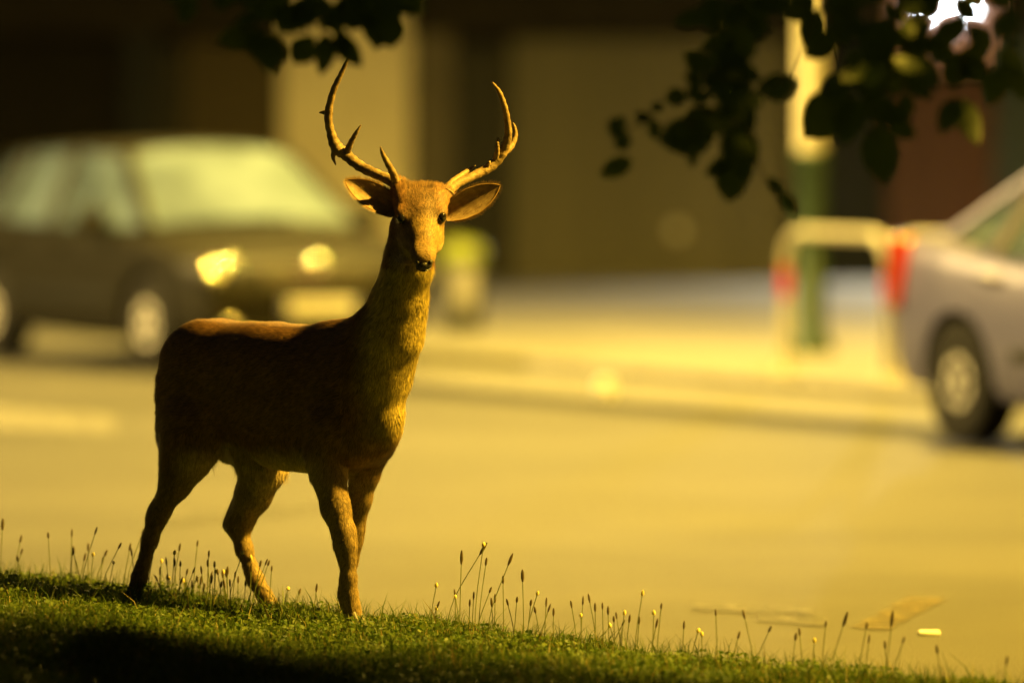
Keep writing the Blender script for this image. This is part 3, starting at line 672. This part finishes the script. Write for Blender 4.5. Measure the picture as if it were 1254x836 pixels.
bellyh = (lz < .5) & (lz > .41) & (lx > -.18) & (lx < -.04); ln = np.where(bellyh & (rng.random(NH) < .5), .05 * rng.random(NH), ln)
side = np.cross(flow, hn); wd = np.where(ishead, .0009, .0014)[:, None]
lift = (np.where(tuft, .6, .28) * (1 + np.where((lz < .5) | ishead, .15, .5) * noise3(hp, 80, 54)))[:, None]; tip = hp + flow * ln[:, None] + hn * (ln[:, None] * lift)
tip = np.where((bellyh & (ln > .015))[:, None], hp + np.array([0, 0, -1.]) * ln[:, None] + rng.normal(size=hp.shape) * .006, tip)
HV = np.stack([hp - side * wd, hp + side * wd, tip], 1).reshape(-1, 3)
hme = mesh_fast('fur', HV, np.arange(NH * 3).reshape(-1, 3)); hc_ = coat(hp) * (rng.uniform(.45, 1.75, NH) * (1 + np.where(lz < .5, .1, .28) * noise3(hp, 90, 55)))[:, None]
set_col(hme, np.repeat(hc_, 3, 0)); hme.normals_split_custom_set_from_vertices(np.repeat(hn + flow * .25, 3, 0).tolist())
fur = link('fur', hme, M['hair'], deer); fur['kind'] = 'stuff'
# eyes, nose, mouth
def ball(name, c, r, mat, axes=None):
    bm = bmesh.new(); bmesh.ops.create_uvsphere(bm, u_segments=24, v_segments=14, radius=1)
    A = axes or [np.eye(3)[i] for i in range(3)]
    for v in bm.verts: v.co = Vector(np.array(c) + A[0] * v.co.x * r[0] + A[1] * v.co.y * r[1] + A[2] * v.co.z * r[2])
    me = bpy.data.meshes.new(name); bm.to_mesh(me); bm.free(); me.polygons.foreach_set('use_smooth', [True] * len(me.polygons)); return link(name, me, mat, deer)
for s_ in (-1, 1): ball('eye', hd(.05, s_ * .061, .026), (.0205, .0155, .0175), M['eye'], HEAD)
ball('nose', hd(.207, 0, -.010), (.0155, .0255, .017), M['nose'], HEAD)
for s_ in (-1, 1): ball('nostril', hd(.205, s_ * .019, .002), (.0095, .0075, .0095), M['nose'], HEAD)
ball('mouth', hd(.19, 0, -.033), (.026, .026, .0045), M['nose'], HEAD)
# ears
def ear(base, tip, wid, face, curl):
    base, tip, face = np.array(base), np.array(tip), np.array(face, float); e = tip - base; L = np.linalg.norm(e); e /= L
    face -= e * (face @ e); face /= np.linalg.norm(face); sd = np.cross(e, face); V = []; nu, nv = 18, 12
    for i in range(nu + 1):
        t = i / nu; wv = wid * float(np.interp(t, [0, .15, .3, .5, .7, .85, .95, 1], [.42, .74, .94, 1, .84, .55, .25, .03]))
        for j in range(nv + 1):
            u = 2 * j / nv - 1; dp = curl * (u * u) * (1 - .55 * t) - .012 * t
            V.append(base + e * (L * t) + sd * (u * wv) + face * (dp * wv * 1.6 - .004))
    n = nv + 1; Fc = [(i * n + j, i * n + j + 1, (i + 1) * n + j + 1, (i + 1) * n + j) for i in range(nu) for j in range(nv)]
    o = link('ear', mesh_np('ear', V, Fc), M['earback'], deer); V2 = [np.array(v) + face * .0035 for v in V]
    rim = [j for j in range(n)]
    inner = link('ear_lining', mesh_np('ear_lining', V2, Fc), M['earskin'], o)
    # rim hairs
    m = MB(); bord = [i * n for i in range(nu + 1)] + [nu * n + j for j in range(n)] + [i * n + nv for i in range(nu, -1, -1)]
    m.tube([V[b] + face * .0015 for b in bord[2:-2]], .0028, 6); m.build('ear_rim', M['earback'], o)
    hv_ = []
    for kk in range(1300):
        i = rng.integers(1, nu); j = 0 if kk % 3 == 0 else nv if kk % 3 == 1 else rng.integers(0, nv); p_ = V[i * n + j] + (V[(i + 1) * n + j] - V[i * n + j]) * rng.random() + face * .003
        out = sd * ((2 * j / nv - 1) if kk % 3 < 2 else rng.normal() * .5) + e * rng.uniform(.4, 1.4) + face * rng.uniform(0, .5); out /= np.linalg.norm(out); l_ = rng.uniform(.006, .016)
        sv = np.cross(out, face); sv /= np.linalg.norm(sv) + 1e-6; hv_ += [p_ - sv * .0006, p_ + sv * .0006, p_ + out * l_]
    eh = link('ear_hair', mesh_fast('ear_hair', np.array(hv_), np.arange(len(hv_)).reshape(-1, 3)), M['earskin'], o); eh['kind'] = 'stuff'
dE = 20.58
ear(at(488, 262, dE) - ROOT, at(423, 221, dE - .01) - ROOT, .0425, (.3, -.9, .2), .45)
ear(at(544, 264, dE) - ROOT, at(612, 227, dE - .01) - ROOT, .0425, (.35, -.9, .1), .45)
# antlers
def antler(beam, tines):
    m = MB()
    def tube(P):
        pts = catmull([at(x, y, d) - ROOT for x, y, d, r in P], 7); rr = np.interp(np.linspace(0, 1, len(pts)), np.linspace(0, 1, len(P)), [p[3] for p in P])
        rr = rr * (1 + .07 * np.sin(np.arange(len(pts)) * 1.9 + len(P)))
        m.tube(pts, list(rr), 12)
    tube(beam)
    for t in tines: tube(t)
    o = m.build('antler', M['antler'], deer)
    p = at(beam[0][0], beam[0][1], beam[0][2]) - ROOT; t = at(beam[1][0], beam[1][1], beam[1][2]) - ROOT; dv = Vector(t - p).normalized()
    rg = MB().tube([Vector(p), Vector(p) + dv * .008, Vector(p) + dv * .016], [.022, .028, .022], 16).build('antler_burr', M['antler'], o)
D0 = 20.57
antler([(489, 229, D0, .019), (480, 222, D0 + .01, .018), (462, 214, D0 + .04, .0165), (440, 203, D0 + .08, .0165), (424, 190, D0 + .10, .018), (412, 180, D0 + .10, .020), (405, 162, D0 + .08, .0135), (402, 140, D0 + .05, .0125), (408, 112, D0 + .02, .010), (417, 92, D0, .008), (426, 72, D0 - .02, .0045), (429, 64, D0 - .02, .002)],
       [[(486, 226, D0, .014), (481, 212, D0 - .05, .0115), (473, 197, D0 - .10, .009), (468, 187, D0 - .13, .006), (466, 180, D0 - .15, .002)],
        [(424, 189, D0 + .10, .013), (429, 176, D0 + .07, .009), (436, 163, D0 + .05, .0065), (442, 153, D0 + .04, .002)],
        [(411, 181, D0 + .1, .012), (408, 192, D0 + .11, .007), (411, 202, D0 + .12, .002)],
        [(405, 141, D0 + .05, .012), (399, 138, D0 + .06, .009), (391, 138, D0 + .07, .002)]])
antler([(546, 240, D0, .018), (549, 234, D0 + .01, .0175), (562, 224, D0 + .04, .0135), (583, 214, D0 + .08, .0145), (602, 203, D0 + .1, .0165), (615, 187, D0 + .1, .0165), (622, 168, D0 + .08, .0125), (621, 147, D0 + .05, .0105), (617, 128, D0 + .02, .009), (611, 112, D0, .007), (603, 101, D0 - .02, .0025)],
       [[(546, 234, D0, .014), (553, 224, D0 + .03, .011), (566, 214, D0 + .07, .009), (576, 207, D0 + .1, .006), (582, 203, D0 + .12, .002)],
        [(607, 197, D0 + .1, .011), (609, 185, D0 + .08, .008), (609, 176, D0 + .07, .006), (610, 169, D0 + .07, .002)],
        [(614, 188, D0 + .1, .014), (625, 180, D0 + .13, .011), (631, 167, D0 + .14, .008), (630, 156, D0 + .14, .006), (628, 150, D0 + .14, .002)],
        [(595, 206, D0 + .09, .009), (599, 200, D0 + .08, .005), (600, 197, D0 + .08, .002)]])
# hooves
def hoof(p, dirx):
    p = np.array(p); m = MB(); dirx = np.array(dirx) / np.linalg.norm(dirx); sd = np.array([-dirx[1], dirx[0], 0])
    for s2 in (-1, 1):
        c = p + sd * .0135 * s2
        m.tube([c + dirx * .034 + np.array([0, 0, -.048]), c + dirx * .018 + np.array([0, 0, -.016]), c + np.array([0, 0, .012])], [.008, .0135, .016], 10)
    m.build('hoof', M['horn'], deer)
hoof(q(165, 728, -.1), HX); hoof(q(334, 743, .09), HX); hoof(q(435, 756, -.085), HX); hoof(q(429, 750, .075), HX)

# ------------------------------------------------------------------ grass
NB = 150000
gx = rng.uniform(-2.6, 2.6, NB * 2); sd = rng.uniform(-.30, 4.6, NB * 2) ; gy = edge_y(gx) - sd / .74
keep = (gy > 16.6) & (np.abs(gx) < gy * .0762 + .55); gx, gy, sd = gx[keep][:NB], gy[keep][:NB], sd[keep][:NB]; n = len(gx)
gz = verge_z(gx, gy); patch = noise3(np.stack([gx, gy, gz], 1), 4.5, 21)
ht = rng.uniform(.012, .046, n) * (1 + .38 * patch) * np.where(rng.random(n) < .05, rng.uniform(1.5, 2.4, n), 1); crest = (sd < .3) & (rng.random(n) < .12); ht = np.where(crest, rng.uniform(.045, .10, n), ht); wdh = np.where(crest, .0011, rng.uniform(.0012, .0026, n))
az = rng.uniform(0, 6.283, n); lean = rng.uniform(.1, .9, n) * ht; dx, dy = np.cos(az), np.sin(az); a2 = rng.uniform(0, 6.283, n); wx, wy = np.cos(a2) * wdh, np.sin(a2) * wdh
base = np.stack([gx, gy, gz - .004], 1); mid = base + np.stack([dx * lean * .35, dy * lean * .35, ht * .6], 1); top = base + np.stack([dx * lean, dy * lean, ht], 1); wv = np.stack([wx, wy, 0 * wx], 1)
GV = np.stack([base - wv, base + wv, mid + wv * .8, mid - wv * .8, top], 1).reshape(-1, 3); o5 = (np.arange(n) * 5)[:, None]
GT = np.concatenate([o5 + np.array([0, 1, 2]), o5 + np.array([0, 2, 3]), o5 + np.array([3, 2, 4])])
tone = rng.random(n)[:, None]; gc = np.array([.03, .07, .007]) * (1 - tone) + np.array([.105, .145, .018]) * tone; dry = (rng.random(n) < .1)[:, None]; gc = np.where(dry, np.array([.25, .20, .07]), gc) * (1 + .2 * patch[:, None])
gme = mesh_fast('grass', GV, GT); set_col(gme, np.repeat(gc, 5, 0)); tag(link('grass', gme, M['grass']), 'short green grass covering the verge under the deer', 'grass', kind='stuff')
# low clover-like leaves between the blades
n = 42000
cx = rng.uniform(-2.5, 2.5, n * 2); sd = rng.uniform(-.2, 4.4, n * 2); cy = edge_y(cx) - sd / .74; keep = (cy > 16.8) & (np.abs(cx) < cy * .0762 + .4); cx, cy = cx[keep][:n], cy[keep][:n]; n = len(cx)
cl = noise3(np.stack([cx, cy, 0 * cx], 1), 7, 33); cz = verge_z(cx, cy) + rng.uniform(.008, .042, n) * (1 + .3 * cl); rr = rng.uniform(.004, .0095, n)
nx = rng.normal(size=(n, 3)) * .5 + np.array([0, 0, 1.]); nx /= np.linalg.norm(nx, axis=1)[:, None]; t1 = np.cross(nx, rng.normal(size=(n, 3))); t1 /= np.linalg.norm(t1, axis=1)[:, None]; t2 = np.cross(nx, t1)
cc = np.stack([cx, cy, cz], 1); ring = [cc + (t1 * math.cos(a) * .75 + t2 * math.sin(a)) * rr[:, None] - nx * (rr * .25 * abs(math.cos(a)))[:, None] for a in np.linspace(0, 2 * math.pi, 6, endpoint=False)]
CV = np.stack(ring, 1).reshape(-1, 3); CT = (np.arange(n) * 6)[:, None] + np.arange(6)
tone = rng.random(n)[:, None]; kc = np.array([.035, .08, .01]) * (1 - tone) + np.array([.13, .17, .03]) * tone
cme = mesh_fast('clover', CV, CT); set_col(cme, np.repeat(kc, 6, 0)); tag(link('clover', cme, M['grass']), 'low clover leaves mixed into the verge grass', 'clover', kind='stuff')

# ------------------------------------------------------------------ seed stalks standing in the grass
def stalk(px, top, kind, lean=0., hmm=None, dd=0.):
    lean = lean + float(rng.normal()) * .1
    """px, top: where its head shows; it stands on the verge near the edge"""
    lo2, hi2 = 17.5, 23.0
    x_guess = (px - 627) / F_PX * 20.5; dep = float(edge_y(x_guess)) - .12 - dd
    x = (px - 627) / F_PX * dep; z0 = float(verge_z(x, dep)); head = at(px, top, dep); H = head[2] - z0
    if H < .03: return
    r = empty('seed_stalk', (x, dep, z0 - .005)); xb = lean * H; Hh = H + .005
    pts = catmull([(-xb, 0, 0), (-xb * .75, rng.uniform(-.01, .01), Hh * .45), (0, 0, Hh)], 4)
    MB().tube(pts, [.0014] * (len(pts) - 1) + [.0011], 5).build('stem', M['stem'], r)
    L = {'dark': .023, 'bud': .015, 'spike': .042}[kind] * rng.uniform(.8, 1.25); w_ = {'dark': .0034, 'bud': .0052, 'spike': .0048}[kind] * rng.uniform(.85, 1.2)
    t = Vector(pts[-1]) - Vector(pts[-2]); t.normalize(); p0 = Vector(pts[-1])
    MB().tube([p0 - t * L * .3, p0, p0 + t * L * .4, p0 + t * L * .7], [w_ * .5, w_, w_ * .9, w_ * .35], 8).build('seed_head', M['bud' if kind == 'bud' else 'seed'], r)
    lab, grp = {'dark': ('thin stalk with small dark seed head standing in verge grass', 'dark seed heads in the grass'),
                'bud': ('thin stalk with pale yellow closed flower head in verge grass', 'pale flower heads in the grass'),
                'spike': ('tall thin stalk with long brown seed spike in verge grass', 'tall seed spikes in the grass')}[kind]
    where = ('on the bank behind the deer tail' if px < 160 else 'between the deer hind legs' if px < 345 else 'beside the deer front hooves' if px < 450 else 'on the crest ahead of the deer chest' if px < 690 else 'on the crest towards the yellow road mark')
    tag(r, lab.split(' in verge')[0].split(' standing')[0] + ' ' + where, 'plant', grp + ' ' + where)
S = [(2, 645, 'spike', 0), (24, 662, 'dark', .1), (58, 657, 'dark', 0), (87, 655, 'dark', 0), (88, 678, 'dark', 0), (107, 672, 'dark', 0), (116, 652, 'dark', .15), (113, 680, 'bud', 0), (145, 670, 'dark', .3), (138, 690, 'bud', 0), (158, 672, 'dark', 0),
     (174, 652, 'dark', .05), (188, 672, 'bud', .1), (197, 688, 'bud', -.1), (203, 690, 'dark', 0), (213, 678, 'bud', 0), (213, 690, 'dark', 0), (219, 672, 'dark', .1), (220, 692, 'dark', 0), (241, 667, 'dark', .1), (228, 702, 'dark', 0), (236, 700, 'dark', .1), (246, 700, 'dark', 0), (255, 680, 'dark', 0), (254, 692, 'dark', 0), (262, 693, 'dark', -.1), (266, 702, 'dark', 0), (272, 705, 'dark', .1), (278, 701, 'dark', 0), (287, 706, 'dark', 0), (291, 712, 'dark', 0), (296, 678, 'bud', .3), (307, 684, 'bud', 0), (307, 697, 'dark', 0), (318, 692, 'dark', .1), (325, 690, 'dark', .1), (328, 691, 'dark', .15), (332, 698, 'dark', .1), (245, 713, 'dark', 0), (258, 712, 'dark', 0), (300, 716, 'dark', 0), (281, 716, 'dark', -.1), (352, 722, 'bud', .2), (387, 722, 'dark', 0), (366, 726, 'dark', .1), (425, 726, 'dark', 0), (434, 732, 'dark', 0),
     (534, 718, 'bud', .05), (536, 742, 'dark', .3), (565, 686, 'spike', .1), (590, 675, 'spike', .2), (592, 668, 'bud', .2), (595, 690, 'dark', .05), (557, 728, 'dark', 0), (600, 724, 'dark', .1), (602, 740, 'dark', 0), (616, 712, 'dark', 0), (624, 688, 'spike', .05), (640, 708, 'spike', .2), (650, 740, 'dark', .05), (633, 736, 'dark', .1), (658, 728, 'bud', .05), (669, 740, 'dark', 0), (678, 752, 'dark', .1), (700, 742, 'dark', .1), (714, 738, 'dark', .05), (722, 735, 'dark', 0), (729, 746, 'dark', .05), (738, 744, 'dark', .05), (745, 750, 'dark', 0), (752, 760, 'dark', .1), (765, 752, 'bud', .1), (771, 760, 'dark', .1), (787, 728, 'bud', .1), (801, 752, 'bud', .05), (810, 744, 'dark', .1), (783, 762, 'dark', 0), (838, 768, 'dark', 0), (877, 752, 'dark', 0), (912, 755, 'dark', 0), (980, 776, 'dark', 0), (998, 786, 'bud', .1), (975, 782, 'dark', .05), (1012, 766, 'dark', .2), (1035, 762, 'spike', .1), (1062, 768, 'dark', .05), (1065, 785, 'dark', 0), (1093, 762, 'spike', .15), (1107, 786, 'dark', .1), (1085, 792, 'dark', .1), (1149, 798, 'dark', 0), (1234, 812, 'dark', .2), (943, 772, 'dark', .05), (860, 778, 'bud', 0), (905, 780, 'dark', .15)]
S += [(random.uniform(185, 345), random.uniform(700, 722), random.choice(['dark', 'dark', 'bud']), random.uniform(-.2, .3)) for _ in range(16)] + [(random.uniform(10, 170), random.uniform(672, 690), 'dark', random.uniform(-.2, .3)) for _ in range(8)]
S += [(x_, 735 + (x_ - 530) * .09 + random.uniform(-8, 14), random.choice(['dark', 'dark', 'bud']), random.uniform(-.2, .3)) for x_ in [random.uniform(530, 860) for _ in range(14)]]
for px, top, kind, lean in S: stalk(px, top, kind, lean, dd=float(rng.uniform(-.02, .3)) if px < 520 else float(rng.uniform(-.04, .12)))

# ------------------------------------------------------------------ the tree overhead
TB = np.array([3.25, 17.2]); tz = float(verge_z(*TB))
tree = empty('street_tree', (*TB, tz)); tag(tree, 'dark leafy tree whose branches hang down over the verge', 'tree')
T0 = np.array([*TB, tz])
MB().tube(catmull([(0, 0, -.1), (.03, 0, .8), (-.03, .05, 1.9), (.05, 0, 3.0), (0, .1, 4.6)], 5), list(np.linspace(.17, .06, 21)), 14).build('trunk', M['bark'], tree)
limbs = [[(0, 0, 2.0), (-.7, .2, 2.5), (-1.8, .15, 2.55), (-2.6, .1, 2.42), (-3.4, .1, 2.34), (-4.0, .1, 2.35)], [(0, .05, 2.3), (-.6, .7, 3.2), (-1.0, 1.2, 3.9), (-1.2, 1.6, 4.3)], [(0, 0, 2.6), (.5, .8, 3.6), (.6, 1.4, 4.2)], [(0, 0, 2.9), (-.9, -.4, 3.5), (-1.9, -.5, 3.7)], [(0, .1, 3.2), (.9, -.3, 4.0), (1.4, -.4, 4.3)], [(0, .1, 3.6), (-.5, .7, 4.5), (-.7, 1.1, 5.0)]]
for Lb in limbs: MB().tube(catmull(Lb, 5), list(np.linspace(.06, .012, (len(Lb) - 1) * 5 + 1)), 8).build('limb', M['bark'], tree)
leafs = []
for k in range(6):
    m = MB(); w_ = [.32, .36, .3, .4, .34, .28][k]; V = []; nu = 6
    for i in range(nu + 1):
        t = i / nu; hw = w_ * (math.sin(math.pi * (t ** [.9, 1.1, .8, 1.2, 1., .9][k])) ** .8); dr = -.18 * t * t * (k % 3) * .6
        V += [(t, -hw, dr + .12 * hw), (t, 0, dr), (t, hw, dr + .12 * hw)]
    Fc = [(3 * i + j, 3 * i + j + 1, 3 * i + j + 4, 3 * i + j + 3) for i in range(nu) for j in (0, 1)]
    me = mesh_np('leaf', V, Fc); me.materials.append(M['leaf']); leafs.append(me)
LEAFN = 0
def leaf(p, tip, roll, k=None):
    """a leaf from p to tip, in world space, parented to the tree"""
    global LEAFN
    d = Vector(tip - p); L = d.length; xa = d.normalized(); ya = xa.cross(Vector((0, -1, .2)))
    if ya.length < .05: ya = xa.orthogonal()
    ya = Matrix.Rotation(roll, 3, xa) @ ya.normalized(); za = xa.cross(ya)
    o = bpy.data.objects.new('leaf', leafs[random.randrange(6) if k is None else k]); C.objects.link(o); o.parent = tree
    Mx = Matrix((xa, ya, za)).transposed().to_4x4(); Mx.translation = Vector(p - T0)
    o.matrix_local = Mx @ Matrix.Diagonal((L, L, L, 1)); LEAFN += 1
def lf(x0, y0, x1, y1, d=17.15, roll=None):
    dd = d + random.uniform(-.12, .12)
    leaf(at(x0, y0, dd), at(x1, y1, dd + random.uniform(-.03, .03)), random.uniform(-.5, .5) if roll is None else roll)
def twig(P, r=.004, d=17.15):
    MB().tube(catmull([Vector(at(x, y, d)) - Vector(T0) for x, y in P], 4), list(np.linspace(r, .0018, (len(P) - 1) * 4 + 1)), 6).build('twig', M['bark'], tree)
# twigs and leaves that hang into view, right
twig([(912, -90), (908, -20), (904, 60), (900, 130), (896, 190)]); twig([(902, 90), (875, 130), (835, 155), (790, 150), (760, 165)], .003)
twig([(1000, -100), (1010, -10), (1030, 70), (1050, 140), (1075, 170)]); twig([(1180, -100), (1185, -20), (1180, 60), (1170, 120)]); twig([(1240, -60), (1245, 40), (1225, 95)]); twig([(1000, 20), (960, 95), (930, 110)], .003); twig([(905, 120), (935, 215), (965, 250)], .003)
twig([(1090, -80), (1100, 0), (1110, 70), (1100, 130)])
for a in [(905, 5, 852, 28), (900, 15, 880, 60), (905, 40, 890, 95), (898, 78, 858, 112), (903, 85, 880, 135), (900, 100, 918, 160), (925, 112, 976, 103), (898, 130, 868, 162), (880, 145, 820, 186), (868, 150, 808, 178), (905, 150, 888, 200), (900, 150, 922, 205), (895, 190, 866, 220), (902, 190, 890, 248), (905, 190, 916, 225), (940, 218, 962, 240), (955, 235, 976, 262), (775, 196, 733, 214), (800, 150, 778, 138), (800, 145, 803, 172), (765, 142, 748, 168), (755, 160, 768, 184), (812, 125, 798, 138), (838, 148, 822, 170), (845, 140, 832, 175),
          (1000, 5, 950, 20), (1005, 10, 985, 60), (1020, 15, 1045, 60), (1030, 40, 985, 72), (1040, 60, 1066, 110), (1040, 85, 1012, 125), (1045, 110, 982, 168), (1050, 118, 1032, 180), (1055, 120, 1105, 150), (1075, 150, 1082, 228), (1085, 145, 1122, 168), (1060, 60, 1100, 40), (1090, 20, 1060, 75), (1110, 30, 1140, 70), (1105, 60, 1090, 120), (1115, 70, 1150, 110), (1110, 95, 1140, 125), (1180, 20, 1150, 60), (1185, 30, 1215, 60), (1180, 60, 1165, 110), (1180, 65, 1205, 105), (1175, 120, 1150, 165), (1180, 120, 1192, 180), (1225, 60, 1254, 95), (1230, 80, 1210, 130), (1240, 85, 1262, 125), (1245, 10, 1225, 50), (1150, -10, 1125, 30), (1170, -5, 1195, 28), (1010, -15, 1060, 10), (1120, -20, 1100, 25), (1210, -20, 1240, 10), (920, -20, 960, 5), (935, -25, 985, -2), (900, -10, 930, 22)]: lf(*a)
# left
twig([(380, -60), (385, -10), (390, 30), (405, 55)]); twig([(330, -50), (325, 0), (318, 45)]); twig([(470, -60), (460, -10), (465, 25)]); twig([(385, 5), (330, 20), (290, 42)], .003); twig([(240, -40), (235, -5), (228, 25)], .003)
for a in [(318, 40, 262, 50), (320, 30, 310, 72), (322, 38, 335, 92), (330, 40, 345, 80), (318, 20, 290, 32), (385, 42, 358, 78), (400, 40, 398, 92), (410, 40, 440, 82), (412, 35, 425, 70), (468, 12, 462, 66), (472, 10, 480, 60), (460, 20, 450, 50), (440, 5, 425, 42), (420, 0, 395, 40), (395, 0, 360, 32), (370, 0, 340, 40), (350, -5, 320, 28), (440, -10, 470, 22), (480, -12, 505, 20), (500, -15, 520, 8), (330, -15, 300, 12), (300, -20, 262, 8), (410, -18, 445, 12), (380, -15, 395, 25), (235, -10, 222, 30), (240, -15, 205, 5), (455, -10, 490, 30), (425, 10, 450, 35), (355, 8, 375, 40), (405, 5, 415, 45)]: lf(*a)
for k in range(120):                                            # the dense fringe just above and inside the top edge
    x0 = random.choice([random.uniform(255, 520), random.uniform(930, 1290), random.uniform(280, 480)]); y0 = random.uniform(-95, -2)
    if 520 < x0 < 700: continue
    a = random.uniform(.3, 2.8); L_ = random.uniform(28, 46); lf(x0, y0, x0 + math.cos(a) * L_, y0 + abs(math.sin(a)) * L_ * .8, 17.15 + random.uniform(-.25, .3))
for k in range(95):
    zx = random.choice([(985, 1250, -5, 95), (985, 1250, -5, 70), (1000, 1120, 20, 140), (865, 925, -10, 175), (835, 915, 60, 200), (865, 925, 0, 120), (290, 490, -10, 30)]); x0 = random.uniform(zx[0], zx[1]); y0 = random.uniform(zx[2], zx[3]); a = random.uniform(.2, 2.9); L_ = random.uniform(28, 50)
    if (1135 < x0 + math.cos(a) * L_ / 2 < 1195 and y0 < 15) or 955 < x0 + math.cos(a) * L_ / 2 < 1022: continue
    lf(x0, y0, x0 + math.cos(a) * L_, y0 + math.sin(a) * L_ * .8, 17.15 + random.uniform(-.3, .3))
for k in range(26):
    x0 = random.uniform(500, 900); y0 = random.uniform(-60, -22); lf(x0, y0, x0 + random.uniform(-35, 35), y0 + random.uniform(8, 26))
# the crown out of view: clumps of leaves round the limbs
clumps = []
for Lb in limbs[1:]:
    for p in catmull(Lb, 3)[4:]: clumps.append((np.array(p), .55))
clumps = [(c * np.array([1, .75, 1]), r_) for c, r_ in clumps]
clumps += [(np.array(p), .6) for p in [(-.2, 1.2, 2.9), (.4, 1.7, 3.2), (-.8, 1.8, 2.7), (-.3, 1.9, 3.2), (1.2, .6, 3.4), (-1.3, 1.2, 3.2), (-1.6, .4, 3.1), (0, -.6, 3.6), (-.9, 1.0, 4.2), (.4, .4, 4.8), (1.2, -.4, 4.2), (-2.2, .2, 3.2), (-3.2, .1, 2.75), (-3.8, .1, 2.8), (-2.6, .2, 2.75), (-1.2, .4, 2.7), (0, .9, 4.1), (-.8, .6, 3.6), (.5, 1.2, 4.3), (0, .6, 3.2), (.8, .9, 3.8), (.9, 1.5, 3.6), (0, 1.6, 2.6), (.6, 1.6, 2.7), (-1.0, 1.6, 2.5), (-1.7, 1.3, 2.6), (1.5, .8, 4.2), (.2, 1.1, 4.9), (0, 1.3, 4.2), (-.6, 1.2, 3.9), (.6, 1.3, 4.6), (-1.2, 1.2, 3.6), (.9, 1.2, 4.9), (-1.6, 1.1, 3.2), (-.3, .8, 4.5), (-.9, .6, 4.0), (0, 1.7, 4.3), (-.6, 1.7, 3.95), (.6, 1.65, 4.7), (-1.1, 1.65, 3.75), (.1, 1.7, 4.8), (-.5, 1.6, 4.4), (.9, 1.6, 5.0), (-1.5, 1.6, 3.75)]]
NL = 36000; ci = rng.integers(0, len(clumps), NL); cp = np.array([c[0] for c in clumps])[ci]; cr = np.array([c[1] for c in clumps])[ci]
dv = rng.normal(size=(NL, 3)); dv /= np.linalg.norm(dv, axis=1)[:, None]; lp = cp + dv * (cr * rng.random(NL) ** .45)[:, None]; wp = lp + T0
dF = wp[:, 1]; ztop = 1.8 + (113 + 34) / F_PX * dF; xr = 672 / F_PX * dF; lp = lp[((wp[:, 2] > ztop) | (wp[:, 0] > xr)) & ((lp[:, 1] < .7) | (lp[:, 2] > 3.45))]; n = len(lp)
e1 = rng.normal(size=(n, 3)) + np.array([0, 0, -.5]); e1 /= np.linalg.norm(e1, axis=1)[:, None]; e2 = np.cross(e1, rng.normal(size=(n, 3))); e2 /= np.linalg.norm(e2, axis=1)[:, None]; Lf = rng.uniform(.07, .11, n)[:, None]; shp = [(0, 0), (.3, .26), (.65, .3), (1, 0), (.65, -.3), (.3, -.26)]
LV = np.stack([lp + e1 * Lf * a + e2 * Lf * b for a, b in shp], 1).reshape(-1, 3); cr_ = link('crown', mesh_fast('crown', LV, (np.arange(n) * 6)[:, None] + np.arange(6)), M['leaf'], tree); cr_['kind'] = 'stuff'
